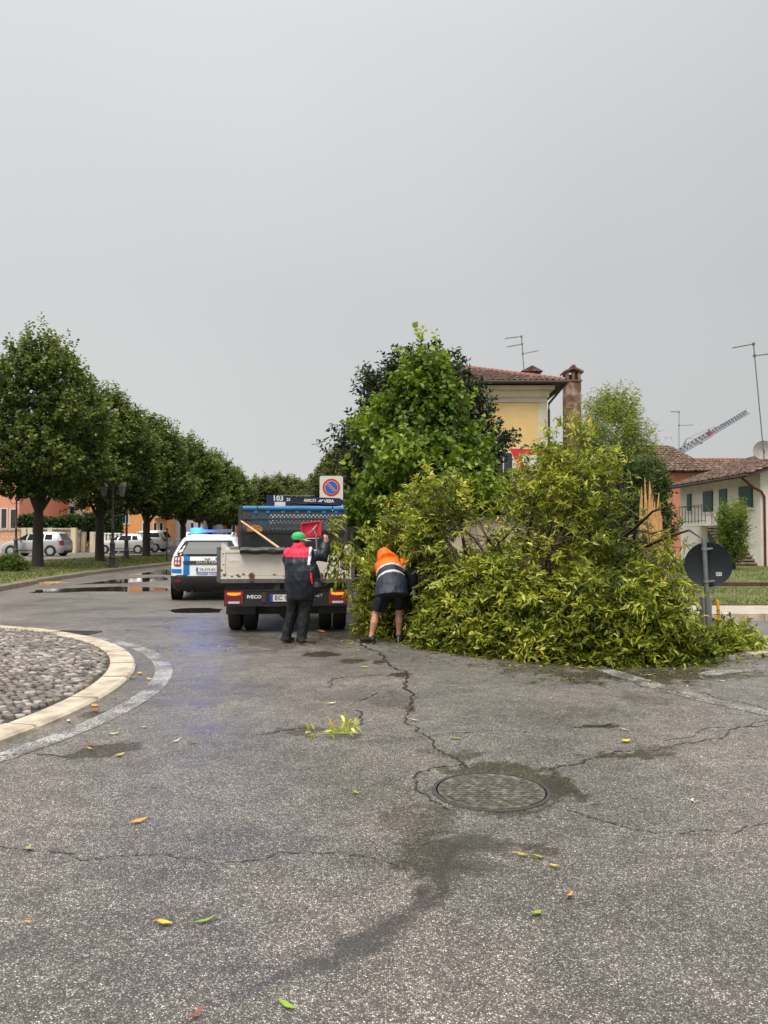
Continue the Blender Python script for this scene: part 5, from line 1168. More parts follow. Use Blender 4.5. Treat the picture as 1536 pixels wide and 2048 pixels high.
remesh('shorts', b, .0105, [M['shorts']], None, P2, 2, (.006, 9), 5)
shoe(P2, AL+Vector((.05,-.04,-.08)), AL+Vector((-.15,.16,-.08)), 1.1, 'shoe'); shoe(P2, AR+Vector((.0,-.07,-.08)), AR+Vector((.03,.2,-.08)), 1.1, 'shoe')
for A in (AL+Vector((.03,-.05,-.02)), AR+Vector((-.01,-.085,-.02))): b = MB(); b.obox(A, (.008,.012,.07)); b.build('heel_tab', M['silverband'], P2)
# ------------------------------------------------------------------ foliage
def unit(v): return v/np.maximum(np.linalg.norm(v, axis=-1, keepdims=True), 1e-9)
def leaf_cloud(base, axis, normal, ln, wd, shape='diamond', curl=.15):
    "leaf meshes: base (n,3), axis, normal, length, width"
    a = unit(axis); s = unit(np.cross(a, normal)); n_ = np.cross(s, a); n = len(base); ln = ln[:, None]; wd = wd[:, None]
    if shape == 'diamond':
        P = [base, base+a*ln*.45+s*wd*.5+n_*wd*.18, base+a*ln-n_*ln*curl, base+a*ln*.45-s*wd*.5+n_*wd*.18]; k = 4; F_ = [(0,1,2),(0,2,3)]
    else:
        P = [base, base+a*ln*.25+s*wd*.42+n_*wd*.2, base+a*ln*.65+s*wd*.38+n_*(wd*.2-ln*curl*.35), base+a*ln-n_*ln*curl, base+a*ln*.65-s*wd*.38+n_*(wd*.2-ln*curl*.35), base+a*ln*.25-s*wd*.42+n_*wd*.2, base+a*ln*.5-n_*ln*curl*.2]
        k = 7; F_ = [(0,1,6),(1,2,6),(2,3,6),(3,4,6),(4,5,6),(5,0,6)]
    V = np.stack(P, 1).reshape(-1, 3); off = (np.arange(n)*k)[:, None, None]; Fc = (np.array(F_)[None]+off).reshape(-1, 3)
    return V, Fc, len(F_)
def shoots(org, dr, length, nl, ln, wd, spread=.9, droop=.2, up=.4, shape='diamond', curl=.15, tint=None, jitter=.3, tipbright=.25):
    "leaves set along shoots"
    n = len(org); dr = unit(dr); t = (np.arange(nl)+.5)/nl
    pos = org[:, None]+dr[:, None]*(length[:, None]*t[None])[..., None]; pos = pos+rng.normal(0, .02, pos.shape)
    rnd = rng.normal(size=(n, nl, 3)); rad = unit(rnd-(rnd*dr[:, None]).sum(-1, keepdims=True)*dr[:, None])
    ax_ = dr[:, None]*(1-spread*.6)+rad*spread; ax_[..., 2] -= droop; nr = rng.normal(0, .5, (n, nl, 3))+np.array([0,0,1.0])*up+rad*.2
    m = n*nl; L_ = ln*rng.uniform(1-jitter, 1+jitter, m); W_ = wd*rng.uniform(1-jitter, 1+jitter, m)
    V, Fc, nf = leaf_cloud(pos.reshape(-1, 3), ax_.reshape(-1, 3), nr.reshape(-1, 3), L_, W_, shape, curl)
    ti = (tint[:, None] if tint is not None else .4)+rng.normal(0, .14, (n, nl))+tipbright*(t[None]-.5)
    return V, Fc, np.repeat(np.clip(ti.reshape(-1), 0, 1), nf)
def merge(parts):
    V, Fc, T, o = [], [], [], 0
    for v, f, t in parts: V.append(v); Fc.append(f+o); T.append(t); o += len(v)
    return np.concatenate(V), np.concatenate(Fc), np.concatenate(T)
def lumps(n, c, r, seed):
    r_ = np.random.default_rng(seed); p = unit(r_.normal(size=(n, 3))); return p*r_.uniform(.55, 1, (n, 1))
def crown_points(n, R_, z0, z1, prof, seed, inner=.3, lump=.18, nl=40):
    "points in a lumpy crown of revolution about z; returns points, outward directions"
    r_ = np.random.default_rng(seed); h = r_.uniform(0, 1, n*3); th = r_.uniform(0, 2*np.pi, n*3)
    rad = R_*np.interp(h, prof[0], prof[1]); keep = r_.uniform(0, 1, n*3) < (rad/R_)**1.0+.06; h, th, rad = h[keep][:n], th[keep][:n], rad[keep][:n]
    la, lh, ls = r_.uniform(0, 2*np.pi, nl), r_.uniform(0, 1, nl), r_.uniform(.5, 1.3, nl)
    d2 = ((np.angle(np.exp(1j*(th[:, None]-la[None])))*.9)**2+((h[:, None]-lh[None])*3.2)**2); bump = (np.exp(-d2*6)*ls).max(1)
    rho = np.where(r_.uniform(0, 1, len(h)) < inner, r_.uniform(.15, .9, len(h)), r_.uniform(.85, 1.0, len(h)))
    rr_ = rad*rho*(1-lump+lump*2*bump); P = np.stack([rr_*np.cos(th), rr_*np.sin(th), z0+(z1-z0)*h+(bump-.5)*.25], 1)
    D = np.stack([np.cos(th), np.sin(th), np.zeros_like(th)], 1); D[:, 2] = .55+h*.9; return P, unit(D+r_.normal(0, .35, D.shape)), h, rho, bump
def trunk_mb(h0, r0, targets, seed, lean=0):
    r_ = random.Random(seed); b = MB(); top = Vector((lean, 0, h0)); b.tube([(0,0,-.1),(0,0,.15),(lean*.3,.02,h0*.5),top], [r0*1.35,r0*1.05,r0*.9,r0*.85], 12)
    bb = MB()
    for t in targets:
        t = Vector(t); m = top+(t-top)*.5+Vector((r_.uniform(-.15,.15), r_.uniform(-.15,.15), .12*(t-top).length)); bb.tube([top-Vector((0,0,.12)), m, t], [r0*.5,r0*.28,.012], 7, cap=False)
    return b, bb
PROF = ([0,.05,.15,.32,.55,.75,.9,1.0], [.45,.72,.93,1.0,.88,.62,.35,.08])
def street_tree(seed, H=11.5, z0=3.1, R_=2.45, n=2100):
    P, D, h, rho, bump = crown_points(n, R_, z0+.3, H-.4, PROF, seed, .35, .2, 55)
    tint = .2+.14*h+.34*bump+rng.normal(0, .09, len(h))  # tint rises with height, light from above put into the leaf colour
    V, Fc, T = shoots(P, D, rng.uniform(.45, .95, len(P)), 12, .185, .145, .85, .25, .5, tint=tint)
    P2, D2, h2, rho2, b2 = crown_points(170, R_, z0+2.5, H, PROF, seed+50, 0, .2, 30); D2[:, :2] *= .35; D2[:, 2] += .8     # upright shoots on top
    A = shoots(P2, D2, rng.uniform(.7, 1.25, len(P2)), 14, .16, .12, .8, .1, .5, tint=.5+.2*h2)
    tri = merge([(V, Fc, T), A]); crown = np_mesh('crown', *tri[:2], M['leaf_street'], tri[2])
    r_ = random.Random(seed); tg = [(math.cos(a)*R_*q_, math.sin(a)*R_*q_, z) for a, q_, z in [(r_.uniform(0,6.28), r_.uniform(.25,.7), r_.uniform(z0+1, H*.75)) for _ in range(14)]]
    b, bb = trunk_mb(z0-.35, .24, tg, seed); return crown, b.mesh('trunk', M['bark'], 50), bb.mesh('limbs', M['bark'], 50)
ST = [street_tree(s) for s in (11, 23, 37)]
def put_street(label, px, py, Y, k, sc, sz, rz, group='street trees on the verge', z=.2):
    t = thing('street_tree', label, 'tree', (Xa(px, Y), Y, z), rz, group); t.scale = (sc, sc, sz)
    for nm, me in zip(('crown', 'trunk', 'limbs'), ST[k]): link(nm, me, t)
    return t
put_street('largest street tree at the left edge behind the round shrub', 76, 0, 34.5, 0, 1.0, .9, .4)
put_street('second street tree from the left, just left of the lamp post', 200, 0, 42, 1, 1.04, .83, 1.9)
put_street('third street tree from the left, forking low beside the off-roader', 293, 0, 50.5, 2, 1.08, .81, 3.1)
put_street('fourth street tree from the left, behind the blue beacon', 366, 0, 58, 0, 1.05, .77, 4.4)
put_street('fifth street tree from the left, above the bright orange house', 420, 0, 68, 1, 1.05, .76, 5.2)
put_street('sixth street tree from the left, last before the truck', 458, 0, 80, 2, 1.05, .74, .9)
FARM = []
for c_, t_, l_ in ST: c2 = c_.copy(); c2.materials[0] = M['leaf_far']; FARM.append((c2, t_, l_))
NEAR_, ST = ST, FARM
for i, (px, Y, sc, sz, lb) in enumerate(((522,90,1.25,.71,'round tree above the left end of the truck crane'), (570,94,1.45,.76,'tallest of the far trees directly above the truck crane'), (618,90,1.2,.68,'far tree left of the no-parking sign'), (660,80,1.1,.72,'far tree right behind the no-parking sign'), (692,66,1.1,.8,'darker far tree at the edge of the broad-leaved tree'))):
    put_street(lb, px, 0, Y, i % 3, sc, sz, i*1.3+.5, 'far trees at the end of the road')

def make_tree(name, label, loc, m, P, D, tint, leafargs, trunk=None, big=0, cat='tree', group=None, extra=None):
    t = thing(name, label, cat, loc, 0, group)
    parts = [shoots(P, D, *leafargs[0], tint=tint, **leafargs[1])]+(extra or [])
    V, Fc, T = merge(parts); crown = np_mesh('crown', V, Fc, m, T); c = link('crown', crown, t)
    if trunk:
        b, bb = trunk; b.build('trunk', M['bark'], t, 50)
        if bb.v: bb.build('limbs', M['bark'], t, 50)
    return t, V, Fc, T
# dark glossy tree behind
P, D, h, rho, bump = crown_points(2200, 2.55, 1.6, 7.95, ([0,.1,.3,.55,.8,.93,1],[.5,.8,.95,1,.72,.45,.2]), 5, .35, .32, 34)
rg_ = random.Random(5); Xd = Xa(846, 28)
make_tree('evergreen_tree', 'dark glossy-leaved tree behind the bright broad-leaved tree', (Xd, 28, 0), M['leaf_dark'], P, D, .25+.45*bump+.1*h,  # top leaves slightly paler, top light kept in the tint
    ((rng.uniform(.4,.9,len(P)), 14, .19, .1), dict(spread=.8, droop=.05, up=.6)), trunk_mb(1.8, .2, [(rg_.uniform(-2,2), rg_.uniform(-2,2), rg_.uniform(3,7)) for _ in range(14)], 5))
# a drooping side branch of it in front of the villa wall
b = MB(); 
# bright broad-leaved tree in front
P, D, h, rho, bump = crown_points(2900, 1.68, .9, 6.05, ([0,.08,.25,.42,.6,.78,.9,1],[.75,.9,1,.95,.72,.44,.22,.06]), 9, .3, .34, 36)
Xl = Xa(848, 20); D[:, 2] -= .35
P2 = np.array([(-.15,-.1,6.1),(.3,-.2,6.0),(-.02,.1,6.2),(-.5,-.2,5.3),(.6,-.1,5.4),(-1.75,-.4,2.9),(-.3,-.4,5.5),(.35,.2,5.7),(1.0,-.3,4.6),(-1.0,-.3,4.5),(-2.0,-.2,1.75),(-1.98,-.35,2.3)]); P2[:, 2] += np.where(P2[:, 2] > 4, .02, 0); D2 = np.tile([0,0,1.0], (len(P2), 1)); D2[5:, 0] = np.sign(P2[5:, 0])*.4
tt = .32+.36*bump+.14*h  # paler on bulging clumps and upwards, crown shading put into the tint
ex = [shoots(P2, D2, rng.uniform(.7,1.0,len(P2)), 13, .17, .15, .9, .1, .6, 'full', .12, tint=np.full(len(P2), .85))]
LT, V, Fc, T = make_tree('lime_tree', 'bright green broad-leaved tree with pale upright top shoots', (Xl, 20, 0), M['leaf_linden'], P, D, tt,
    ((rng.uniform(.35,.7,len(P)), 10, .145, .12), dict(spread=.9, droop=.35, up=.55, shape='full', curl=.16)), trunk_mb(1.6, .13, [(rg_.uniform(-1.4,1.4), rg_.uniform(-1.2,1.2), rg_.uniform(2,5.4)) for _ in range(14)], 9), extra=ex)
# feathery pale tree
def feathery(name, label, loc, R_, z0, z1, prof, n, m, seed, lump=.35, extra_sh=0, leaf=(.11,.022), nl=16, base=.3, sl=1.0):
    P, D, h, rho, bump = crown_points(n, R_, z0, z1, prof, seed, .3, lump, 26); D[:, 2] += .3
    return make_tree(name, label, loc, m, P, D, base+.2*h+.25*bump, ((rng.uniform(.35,.75,len(P))*sl, nl, *leaf), dict(spread=.85, droop=.15, up=.3, curl=.2)),  # tint also brightens upwards, top light painted into the leaves
        trunk_mb(max(.5, z0), .09, [(rg_.uniform(-.6,.6)*R_, rg_.uniform(-.6,.6)*R_, z0+(z1-z0)*rg_.uniform(.3,.95)) for _ in range(12)], seed))
feathery('willow_tree', 'feathery pale green tree to the right of the brick chimney', (Xa(1226,21), 21, 0), .95, 1.6, 5.35, ([0,.2,.45,.7,.88,1],[.8,1,.95,.8,.5,.15]), 1700, M['leaf_willow'], 31)
feathery('vine_tree', 'brownish green creeper-covered tree before the terracotta house', (Xa(1298,20), 20, 0), .42, .8, 3.45, ([0,.3,.6,.85,1],[.7,.95,1,.75,.3]), 700, M['leaf_vine'], 41, leaf=(.1,.05), sl=.6)
feathery('bushy_tree', 'dark leafy bush standing behind the broken trunk', (Xa(1222,17), 17, 0), .62, .5, 3.1, ([0,.3,.6,.85,1],[.7,1,1,.7,.3]), 700, M['leaf_vine'], 43, leaf=(.12,.055), base=.12)
feathery('small_tree', 'small grey-green tree growing beside the farmhouse stair', (Xa(1466,33), 33, .15), .42, .3, 2.5, ([0,.25,.5,.75,.92,1],[.55,.6,.8,1,.75,.3]), 650, M['leaf_willow'], 47, leaf=(.11,.04), nl=12, base=.05)
# shrub and hedges
def bush(name, label, loc, size, n, m, seed, cat, leaf=(.07,.04), nl=10, ln=(.12,.25)):
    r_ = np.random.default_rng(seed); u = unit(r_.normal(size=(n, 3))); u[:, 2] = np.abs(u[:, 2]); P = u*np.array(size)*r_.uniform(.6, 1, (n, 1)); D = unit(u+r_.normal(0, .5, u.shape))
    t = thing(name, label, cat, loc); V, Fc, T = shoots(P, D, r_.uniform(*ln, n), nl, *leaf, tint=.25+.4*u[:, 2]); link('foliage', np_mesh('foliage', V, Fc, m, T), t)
    b = MB(); 
    for k in range(7): b.tube([(0,0,-.05), tuple(np.array(size)*[math.cos(k)*.5, math.sin(k)*.5, .7])], [.02,.006], 5)
    b.build('stems', M['branch'], t); return t
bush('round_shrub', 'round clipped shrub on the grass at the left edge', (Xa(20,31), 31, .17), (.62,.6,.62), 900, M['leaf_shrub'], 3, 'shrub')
def hedge(label, x0, x1, y, zlo, zhi, n, seed, m, leaf=(.16,.11)):
    r_ = np.random.default_rng(seed); P = np.stack([r_.uniform(x0, x1, n), y+r_.uniform(-.3,.5,n), zlo+(zhi-zlo)*r_.uniform(0, 1, n)**.8], 1); P[:, 2] += .15*np.sin(P[:, 0]*1.9+seed)
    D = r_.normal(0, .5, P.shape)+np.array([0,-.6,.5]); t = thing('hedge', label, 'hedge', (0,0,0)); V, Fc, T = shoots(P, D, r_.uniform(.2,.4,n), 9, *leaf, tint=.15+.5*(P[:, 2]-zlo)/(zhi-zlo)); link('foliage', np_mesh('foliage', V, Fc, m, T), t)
    b = MB()
    for k in range(16): x = x0+(x1-x0)*(k+.5)/16; b.tube([(x,y,.2),(x+.1,y,zhi-.3)], [.03,.01], 5)
    b.build('stems', M['branch'], t); return t
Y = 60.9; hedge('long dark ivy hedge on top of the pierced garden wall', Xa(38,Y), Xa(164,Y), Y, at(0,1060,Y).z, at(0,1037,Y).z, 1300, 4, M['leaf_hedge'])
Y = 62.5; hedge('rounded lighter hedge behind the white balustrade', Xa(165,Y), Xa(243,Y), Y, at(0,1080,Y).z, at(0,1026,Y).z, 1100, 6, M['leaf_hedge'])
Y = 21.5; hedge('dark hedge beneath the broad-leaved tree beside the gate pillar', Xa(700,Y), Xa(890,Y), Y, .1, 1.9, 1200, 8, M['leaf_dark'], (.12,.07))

# ------------------------------------------------------------------ the fallen crown
FT = thing('fallen_tree', 'huge fallen yellow-green tree crown lying across the road', 'fallen tree', (4.55, 13.3, 0)); O = np.array([4.55, 13.3, 0])
hx = np.array([-.3,-.2,-.05,.1,.3,.6,.95,1.15,1.42,1.75,2.0,2.4,2.9,3.2,3.7,4.1,4.4,4.7,4.9,5.1,5.3])
hz = np.array([.5,1.0,1.6,1.9,2.05,2.2,2.5,2.4,1.9,1.85,2.1,3.0,2.95,2.72,2.5,2.25,1.85,1.5,1.0,.6,.25])
fx = np.array([-.6,0.,.5,1.5,2.66,3.9,4.6,5.2,5.6]); fy = np.array([12.5,12.25,11.3,10.3,9.65,9.75,10.3,10.9,11.3])
bx = np.array([-.6,0.5,2,4,5.6]); by = np.array([13.4,13.9,14.3,14.2,12.6])
def hull_pts(n, seed, lo=.0):
    r_ = np.random.default_rng(seed); X = r_.uniform(-.28, 5.2, n*3); zm = np.interp(X, hx, hz); keep = r_.uniform(0, 3.1, n*3) < zm+.5; X, zm = X[keep][:n], zm[keep][:n]; n = len(X)
    f_, k_ = np.interp(X, fx, fy), np.interp(X, bx, by); th = np.arccos(np.sign(r_.uniform(-1, 1, n))*r_.uniform(0, 1, n)**.72); rho = np.maximum(lo, r_.uniform(0, 1, n)**.42)
    c = np.cos(th); s = np.abs(np.sin(th)); Yc, hyy = (f_+k_)/2, (k_-f_)/2
    yo = -np.sign(c)*np.abs(c)**.6; zo = s**.85
    lum = np.array([mnoise.noise((x*1.1, t*1.6, seed)) for x, t in zip(X, th)])
    lum = lum*.7+.5*np.array([mnoise.noise((x*2.7, t*3.4, seed+9)) for x, t in zip(X, th)]); rho = rho*(1+.26*lum); P = np.stack([X, Yc+hyy*rho*yo, zm*rho*zo*.97+.03], 1)
    D = np.stack([(X-2.6)*.18, yo*.9, zo*.9-.15], 1); return P, D, rho, lum
P, D, rho, lum = hull_pts(10500, 2)
r_ = np.random.default_rng(91); n1 = 3800; X = r_.uniform(-.22, 5.1, n1); Y = np.interp(X, fx, fy)+np.abs(r_.normal(0, .38, n1))-.05; Z = np.abs(r_.normal(0, .42, n1))*np.clip(np.interp(X, hx, hz), .1, 1)+.03
l1 = np.array([mnoise.noise((x*1.3, z*1.6, 7)) for x, z in zip(X, Z)]); P1_ = np.stack([X, Y-.12*l1, Z], 1); D1 = np.stack([r_.normal(0, .5, n1), np.full(n1, -.8), r_.normal(.05, .35, n1)], 1)
n2 = 420; Q, QD, qr, ql = hull_pts(n2*3, 44, .93); sel = Q[:, 2] > .75*np.interp(Q[:, 0], hx, hz); Q, ql = Q[sel][:n2], ql[sel][:n2]; n2 = len(Q); QD = np.stack([r_.normal(-.2, .4, n2), r_.normal(-.2, .35, n2), np.full(n2, 1.1)], 1); Q = Q+np.array([0,0,.06])+np.random.default_rng(3).uniform(0, .22, (n2, 1))*QD
P = np.concatenate([P, P1_, Q]); D = np.concatenate([D, D1, QD*1.3]); rho = np.concatenate([rho, np.full(n1, .95), np.full(n2, 1.0)]); lum = np.concatenate([lum, l1, ql])
# leave the crown thin where the wall shows through
PX = P[:, 0]*12/P[:, 1]; gap = np.exp(-(((PX-1.75)/.75)**4+((P[:, 2]-1.62)/.4)**4))+.9*np.exp(-(((PX-3.1)/.5)**2+((P[:, 2]-1.6)/.35)**2))+.6*np.exp(-(((PX-1.1)/.3)**2+((P[:, 2]-1.35)/.3)**2)); hid = (P[:, 0] > -.05) & (P[:, 0] < .42) & (P[:, 1] < 12.35)
hid |= (P[:, 0] > 4.7) & (P[:, 1] < 12.9) & (P[:, 2] > .22)
hid |= (P[:, 0] > 3.78) & (P[:, 1] < 11.75) & (P[:, 2] > .3)
hid |= (P[:, 0] > -.3) & (P[:, 0] < .5) & (P[:, 1] < 12.0) & (P[:, 2] < .75)
hid |= (P[:, 0] > .2) & (P[:, 0] < .7) & (P[:, 1] < 12.1) & (P[:, 2] > .5) & (P[:, 2] < 1.35)
trunkgap = (np.abs(P[:, 0]-4.62*P[:, 1]/13.5) < .42) & (P[:, 2] > 1.18) & (P[:, 1] < 13.4)
loose_ = (P[:, 0] > 3.3) & (P[:, 2] > 1.5) & (rng.uniform(0, 1, len(P)) < .45)
keep = (rng.uniform(0, 1, len(P)) > gap*.9) & ~loose_ & ~((P[:, 2] > 1.25) & (rng.uniform(0, 1, len(P)) < .25)) & ~hid & ~(trunkgap & (rng.uniform(0,1,len(P)) > .12)); P, D, rho, lum = P[keep], D[keep], rho[keep], lum[keep]
D = D+rng.normal(0, .75, D.shape)+np.array([-.25, -.1, .1]); n = len(P)
tint = .38+.5*lum+rng.normal(0, .14, n); nl = 13
Dn = unit(D); t = (np.arange(nl)+.6)/nl; Ls = rng.uniform(.22, .42, n)
sag = np.zeros((n, nl, 3)); sag[..., 2] = -.12*(t[None]**2)*Ls[:, None]*2
pos = P[:, None]+Dn[:, None]*(Ls[:, None]*t[None])[..., None]+sag
sdv = unit(np.cross(Dn, np.array([0,0,1.0])+rng.normal(0, .4, Dn.shape))); alt = np.where(np.arange(nl) % 2 == 0, 1, -1)
axl = Dn[:, None]*.55+sdv[:, None]*alt[None, :, None]*.8+rng.normal(0, .25, (n, nl, 3)); axl[..., 2] += rng.normal(-.05, .45, (n, nl))
nrl = rng.normal(0, .9, (n, nl, 3))+np.array([0,-.4,1.0])
m_ = n*nl; LL = rng.uniform(.05, .115, m_); WWd = LL*rng.uniform(.25, .4, m_)
base = pos.reshape(-1, 3); axl = axl.reshape(-1, 3); nrl = nrl.reshape(-1, 3); ti = np.clip(np.repeat(tint, nl)+rng.normal(0, .18, m_)+np.tile(.12*(t-.5), n), 0, 1); ti = np.where(rng.uniform(0, 1, m_) < .006, 1.0, ti)
# the 300 leaves that show largest become parts of their own
vis = np.hypot(base[:, 0], base[:, 1]); score = vis-np.repeat(rho, nl)*.8-LL*12
order = np.argsort(score); single = np.zeros(m_, bool); single[order[:300]] = True
V, Fc, nf = leaf_cloud((base-O)[~single], axl[~single], nrl[~single], LL[~single], WWd[~single], 'full', .32)
o = link('foliage', np_mesh('foliage', V, Fc, M['leaf_fallen'], np.repeat(ti[~single], nf)), FT); o['kind'] = 'stuff'
LM = []
for k in range(8):
    V, Fc, nf = leaf_cloud(np.zeros((1,3)), np.array([[0,1.0,0]]), np.array([[0,0,1.0]]), np.array([.12]), np.array([.028+.014*(k % 2)]), 'full', .24); LM.append(np_mesh('leaf', V, Fc, M['leaf_fallen'], np.full(6, .25+.08*k)))
for i in np.nonzero(single)[0]:
    a = Vector(axl[i]).normalized(); s_ = a.cross(Vector(nrl[i])).normalized(); z_ = s_.cross(a); lf = link('leaf', LM[int(min(7, max(0, (ti[i]-.25)/.08)))], FT)
    lf.matrix_local = Matrix.Translation(base[i]-O)@Matrix((s_, a, z_)).transposed().to_4x4()@Matrix.Scale(LL[i]/.12, 4)
# twig stems, boughs and limbs
def tubes_np(A, B_, ra, rb):
    n = len(A); d = unit(B_-A); u = unit(np.cross(d, np.array([.3,.2,1.0]))); w = np.cross(d, u); V = []
    for k in range(3): c_, s_ = math.cos(2.094*k), math.sin(2.094*k); V.append(A+(u*c_+w*s_)*ra[:, None]); V.append(B_+(u*c_+w*s_)*rb[:, None])
    V = np.stack(V, 1).reshape(-1, 3); q = np.array([(0,2,3,1),(2,4,5,3),(4,0,1,5)]); Fc = (q[None]+(np.arange(n)*6)[:, None, None]).reshape(-1, 4); return V, Fc
root = Vector((4.4, 13.25, 1.55)); mains = []
rt = random.Random(12); bm = MB(); lm = MB()
tk = [root, Vector((3.8,12.9,1.25)), Vector((2.9,12.5,1.0)), Vector((1.9,12.3,.95)), Vector((.9,12.4,.9)), Vector((.1,12.6,1.0))]
tk = [p-Vector(O) for p in tk]; bm.tube(tk, [.14,.13,.11,.085,.06,.03], 10); bm.build('trunk', M['bark'], FT, 50)
samples = [(tk[i]+(tk[i+1]-tk[i])*k/6) for i in range(5) for k in range(6)]
tgt, _, _, _ = hull_pts(110, 77, .6)
for p in tgt:
    if p[0] > 4.3 and p[2] < 1.3: continue
    p = Vector(p-O); s_ = rt.choice(sorted(samples, key=lambda q: (q-p-Vector((.7,.1,-.3))).length)[:9]); mid = (s_+p)/2+Vector((rt.uniform(-.2,.2), rt.uniform(-.2,.2), rt.uniform(-.05,.3))); q1 = (s_+mid)/2+Vector((rt.uniform(-.1,.1),)*3); q2 = (mid+p)/2+Vector((rt.uniform(-.1,.1), 0, rt.uniform(-.1,.1)))
    pts = [s_, q1, mid, q2, p]; lm.tube(pts, [.042,.033,.025,.017,.009], 5, cap=False); mains += [pts[i]+(pts[i+1]-pts[i])*k/3 for i in range(1, 4) for k in range(3)]
lm.build('branches', M['branch'], FT)
MA = np.array([m__[:] for m__ in mains]); PO = P-O
near_i = np.array([np.argsort(((MA-p)**2).sum(1))[rt.randrange(5)] for p in PO]); A = MA[near_i]; ok = np.linalg.norm(A-PO, axis=1) < .62
Vt, Ft = tubes_np(A[ok], PO[ok], np.full(ok.sum(), .008), np.full(ok.sum(), .004)); Vs, Fs = tubes_np(PO, PO+Dn*Ls[:, None]+sag[:, -1], np.full(n, .004), np.full(n, .0015))
o = link('twigs', np_mesh('twigs', np.concatenate([Vt, Vs]), np.concatenate([Ft, Fs+len(Vt)]), M['branch']), FT); o['kind'] = 'stuff'
# broken standing trunk with split yellow wood
BT = thing('broken_trunk', 'broken tree trunk with splintered orange wood standing above the fallen crown', 'tree trunk', (4.62, 13.5, 0))
b = MB(); b.tube([(0,0,-.1),(.02,0,.6),(.0,0,1.35),(.02,0,1.6)], [.27,.2,.19,.17], 14); b.build('trunk', M['bark'], BT, 50)
rs = random.Random(8)
for k in range(15):
    a = 2*math.pi*k/15; x, y = .15*math.cos(a), .12*math.sin(a)-.03; h = rs.uniform(.35,1.1)*(1.1 if k in (9,10,11,12,13) else .75); w = rs.uniform(.03,.055)
    b = MB(); b.loft([[(x-w,y-.02,1.15),(x+w,y-.02,1.15),(x+w,y+.03,1.15),(x-w,y+.03,1.15)], [(x-w*.9+.01,y-.02,1.5),(x+w*.9,y-.03,1.5),(x+w*.8,y+.03,1.5),(x-w*.8,y+.03,1.5)], [(x-w*.7+.03,y-.01,1.5+h*.6),(x+w*.6+.03,y-.015,1.5+h*.6),(x+w*.5+.03,y+.02,1.5+h*.6),(x-w*.5+.03,y+.02,1.5+h*.6)], [(x+.05,y,1.5+h),(x+.06,y,1.5+h),(x+.06,y+.005,1.5+h),(x+.05,y+.005,1.5+h)]]); b.build('splinter', M['split'], BT)
for k in range(9):
    x0_ = -.2+k*.043; h = (2.45,2.3,2.6,2.42,2.55,2.2,2.35,2.05,2.1)[k]; dx = rs.uniform(-.03,.06); w = rs.uniform(.026,.042); y = -.2-.02*math.sin(k*1.3)
    b = MB(); b.loft([[(x0_-w,y-.02,.95+.02*k),(x0_+w,y-.03,.95),(x0_+w,y+.05,.95),(x0_-w,y+.05,.95)], [(x0_-w*1.1,y,1.5),(x0_+w*.9,y-.012,1.5),(x0_+w,y+.05,1.5),(x0_-w,y+.05,1.5)], [(x0_-w*.8+dx*.4,y+.02,1.5+(h-1.5)*.6),(x0_+w*.6+dx*.4,y,1.5+(h-1.5)*.6),(x0_+w*.5+dx*.4,y+.05,1.5+(h-1.5)*.6),(x0_-w*.7+dx*.4,y+.05,1.5+(h-1.5)*.6)], [(x0_+dx,y+.03,h),(x0_+dx+.007,y+.03,h),(x0_+dx+.007,y+.04,h),(x0_+dx,y+.04,h)]]); b.build('splinter', M['split'], BT)

# branch held by the man
HB = thing('held_branch', 'leafy cut branch held up over the tailgate by the capped person', 'branch', (-.91, 11.82, 1.55)); O2 = np.array(HB.location)
st_ = [Vector((-.08,-.02,.02)), Vector((.1,.0,.06)), Vector((.26,.06,.02)), Vector((.42,.1,-.05))]; b = MB(); b.tube(st_, [.012,.011,.009,.006], 6)
subs = [(st_[1], Vector((.28,-.05,-.3))), (st_[1], Vector((.06,-.08,-.45))), (st_[2], Vector((.42,-.05,-.35))), (st_[2], Vector((.2,-.1,-.62))), (st_[3], Vector((.55,.05,.12))), (st_[1], Vector((.2,.05,.22))), (st_[3], Vector((.46,-.04,-.25))), (st_[2], Vector((.34,-.1,-.78)))]
SP, SD = [], []
for a, e in subs:
    mpt = (a+e)/2+Vector((.05,0,.03)); b.tube([a, mpt, e], [.008,.006,.003], 5)
    for k in range(6): f_ = (k+.5)/6; SP.append(a+(e-a)*f_+Vector((rt.uniform(-.04,.04), rt.uniform(-.05,.05), 0))); SD.append((e-a).normalized()+Vector((rt.uniform(-.6,.6), rt.uniform(-.6,.3), rt.uniform(-.3,.4))))
b.build('stem', M['branch'], HB, 50)
V, Fc, T = shoots(np.array([p[:] for p in SP]), np.array([d[:] for d in SD]), rng.uniform(.12,.24,len(SP)), 7, .12, .042, .8, .35, .8, 'full', .22, tint=rng.uniform(.2,.6,len(SP)))
link('foliage', np_mesh('foliage', V, Fc, M['leaf_fallen'], T), HB)
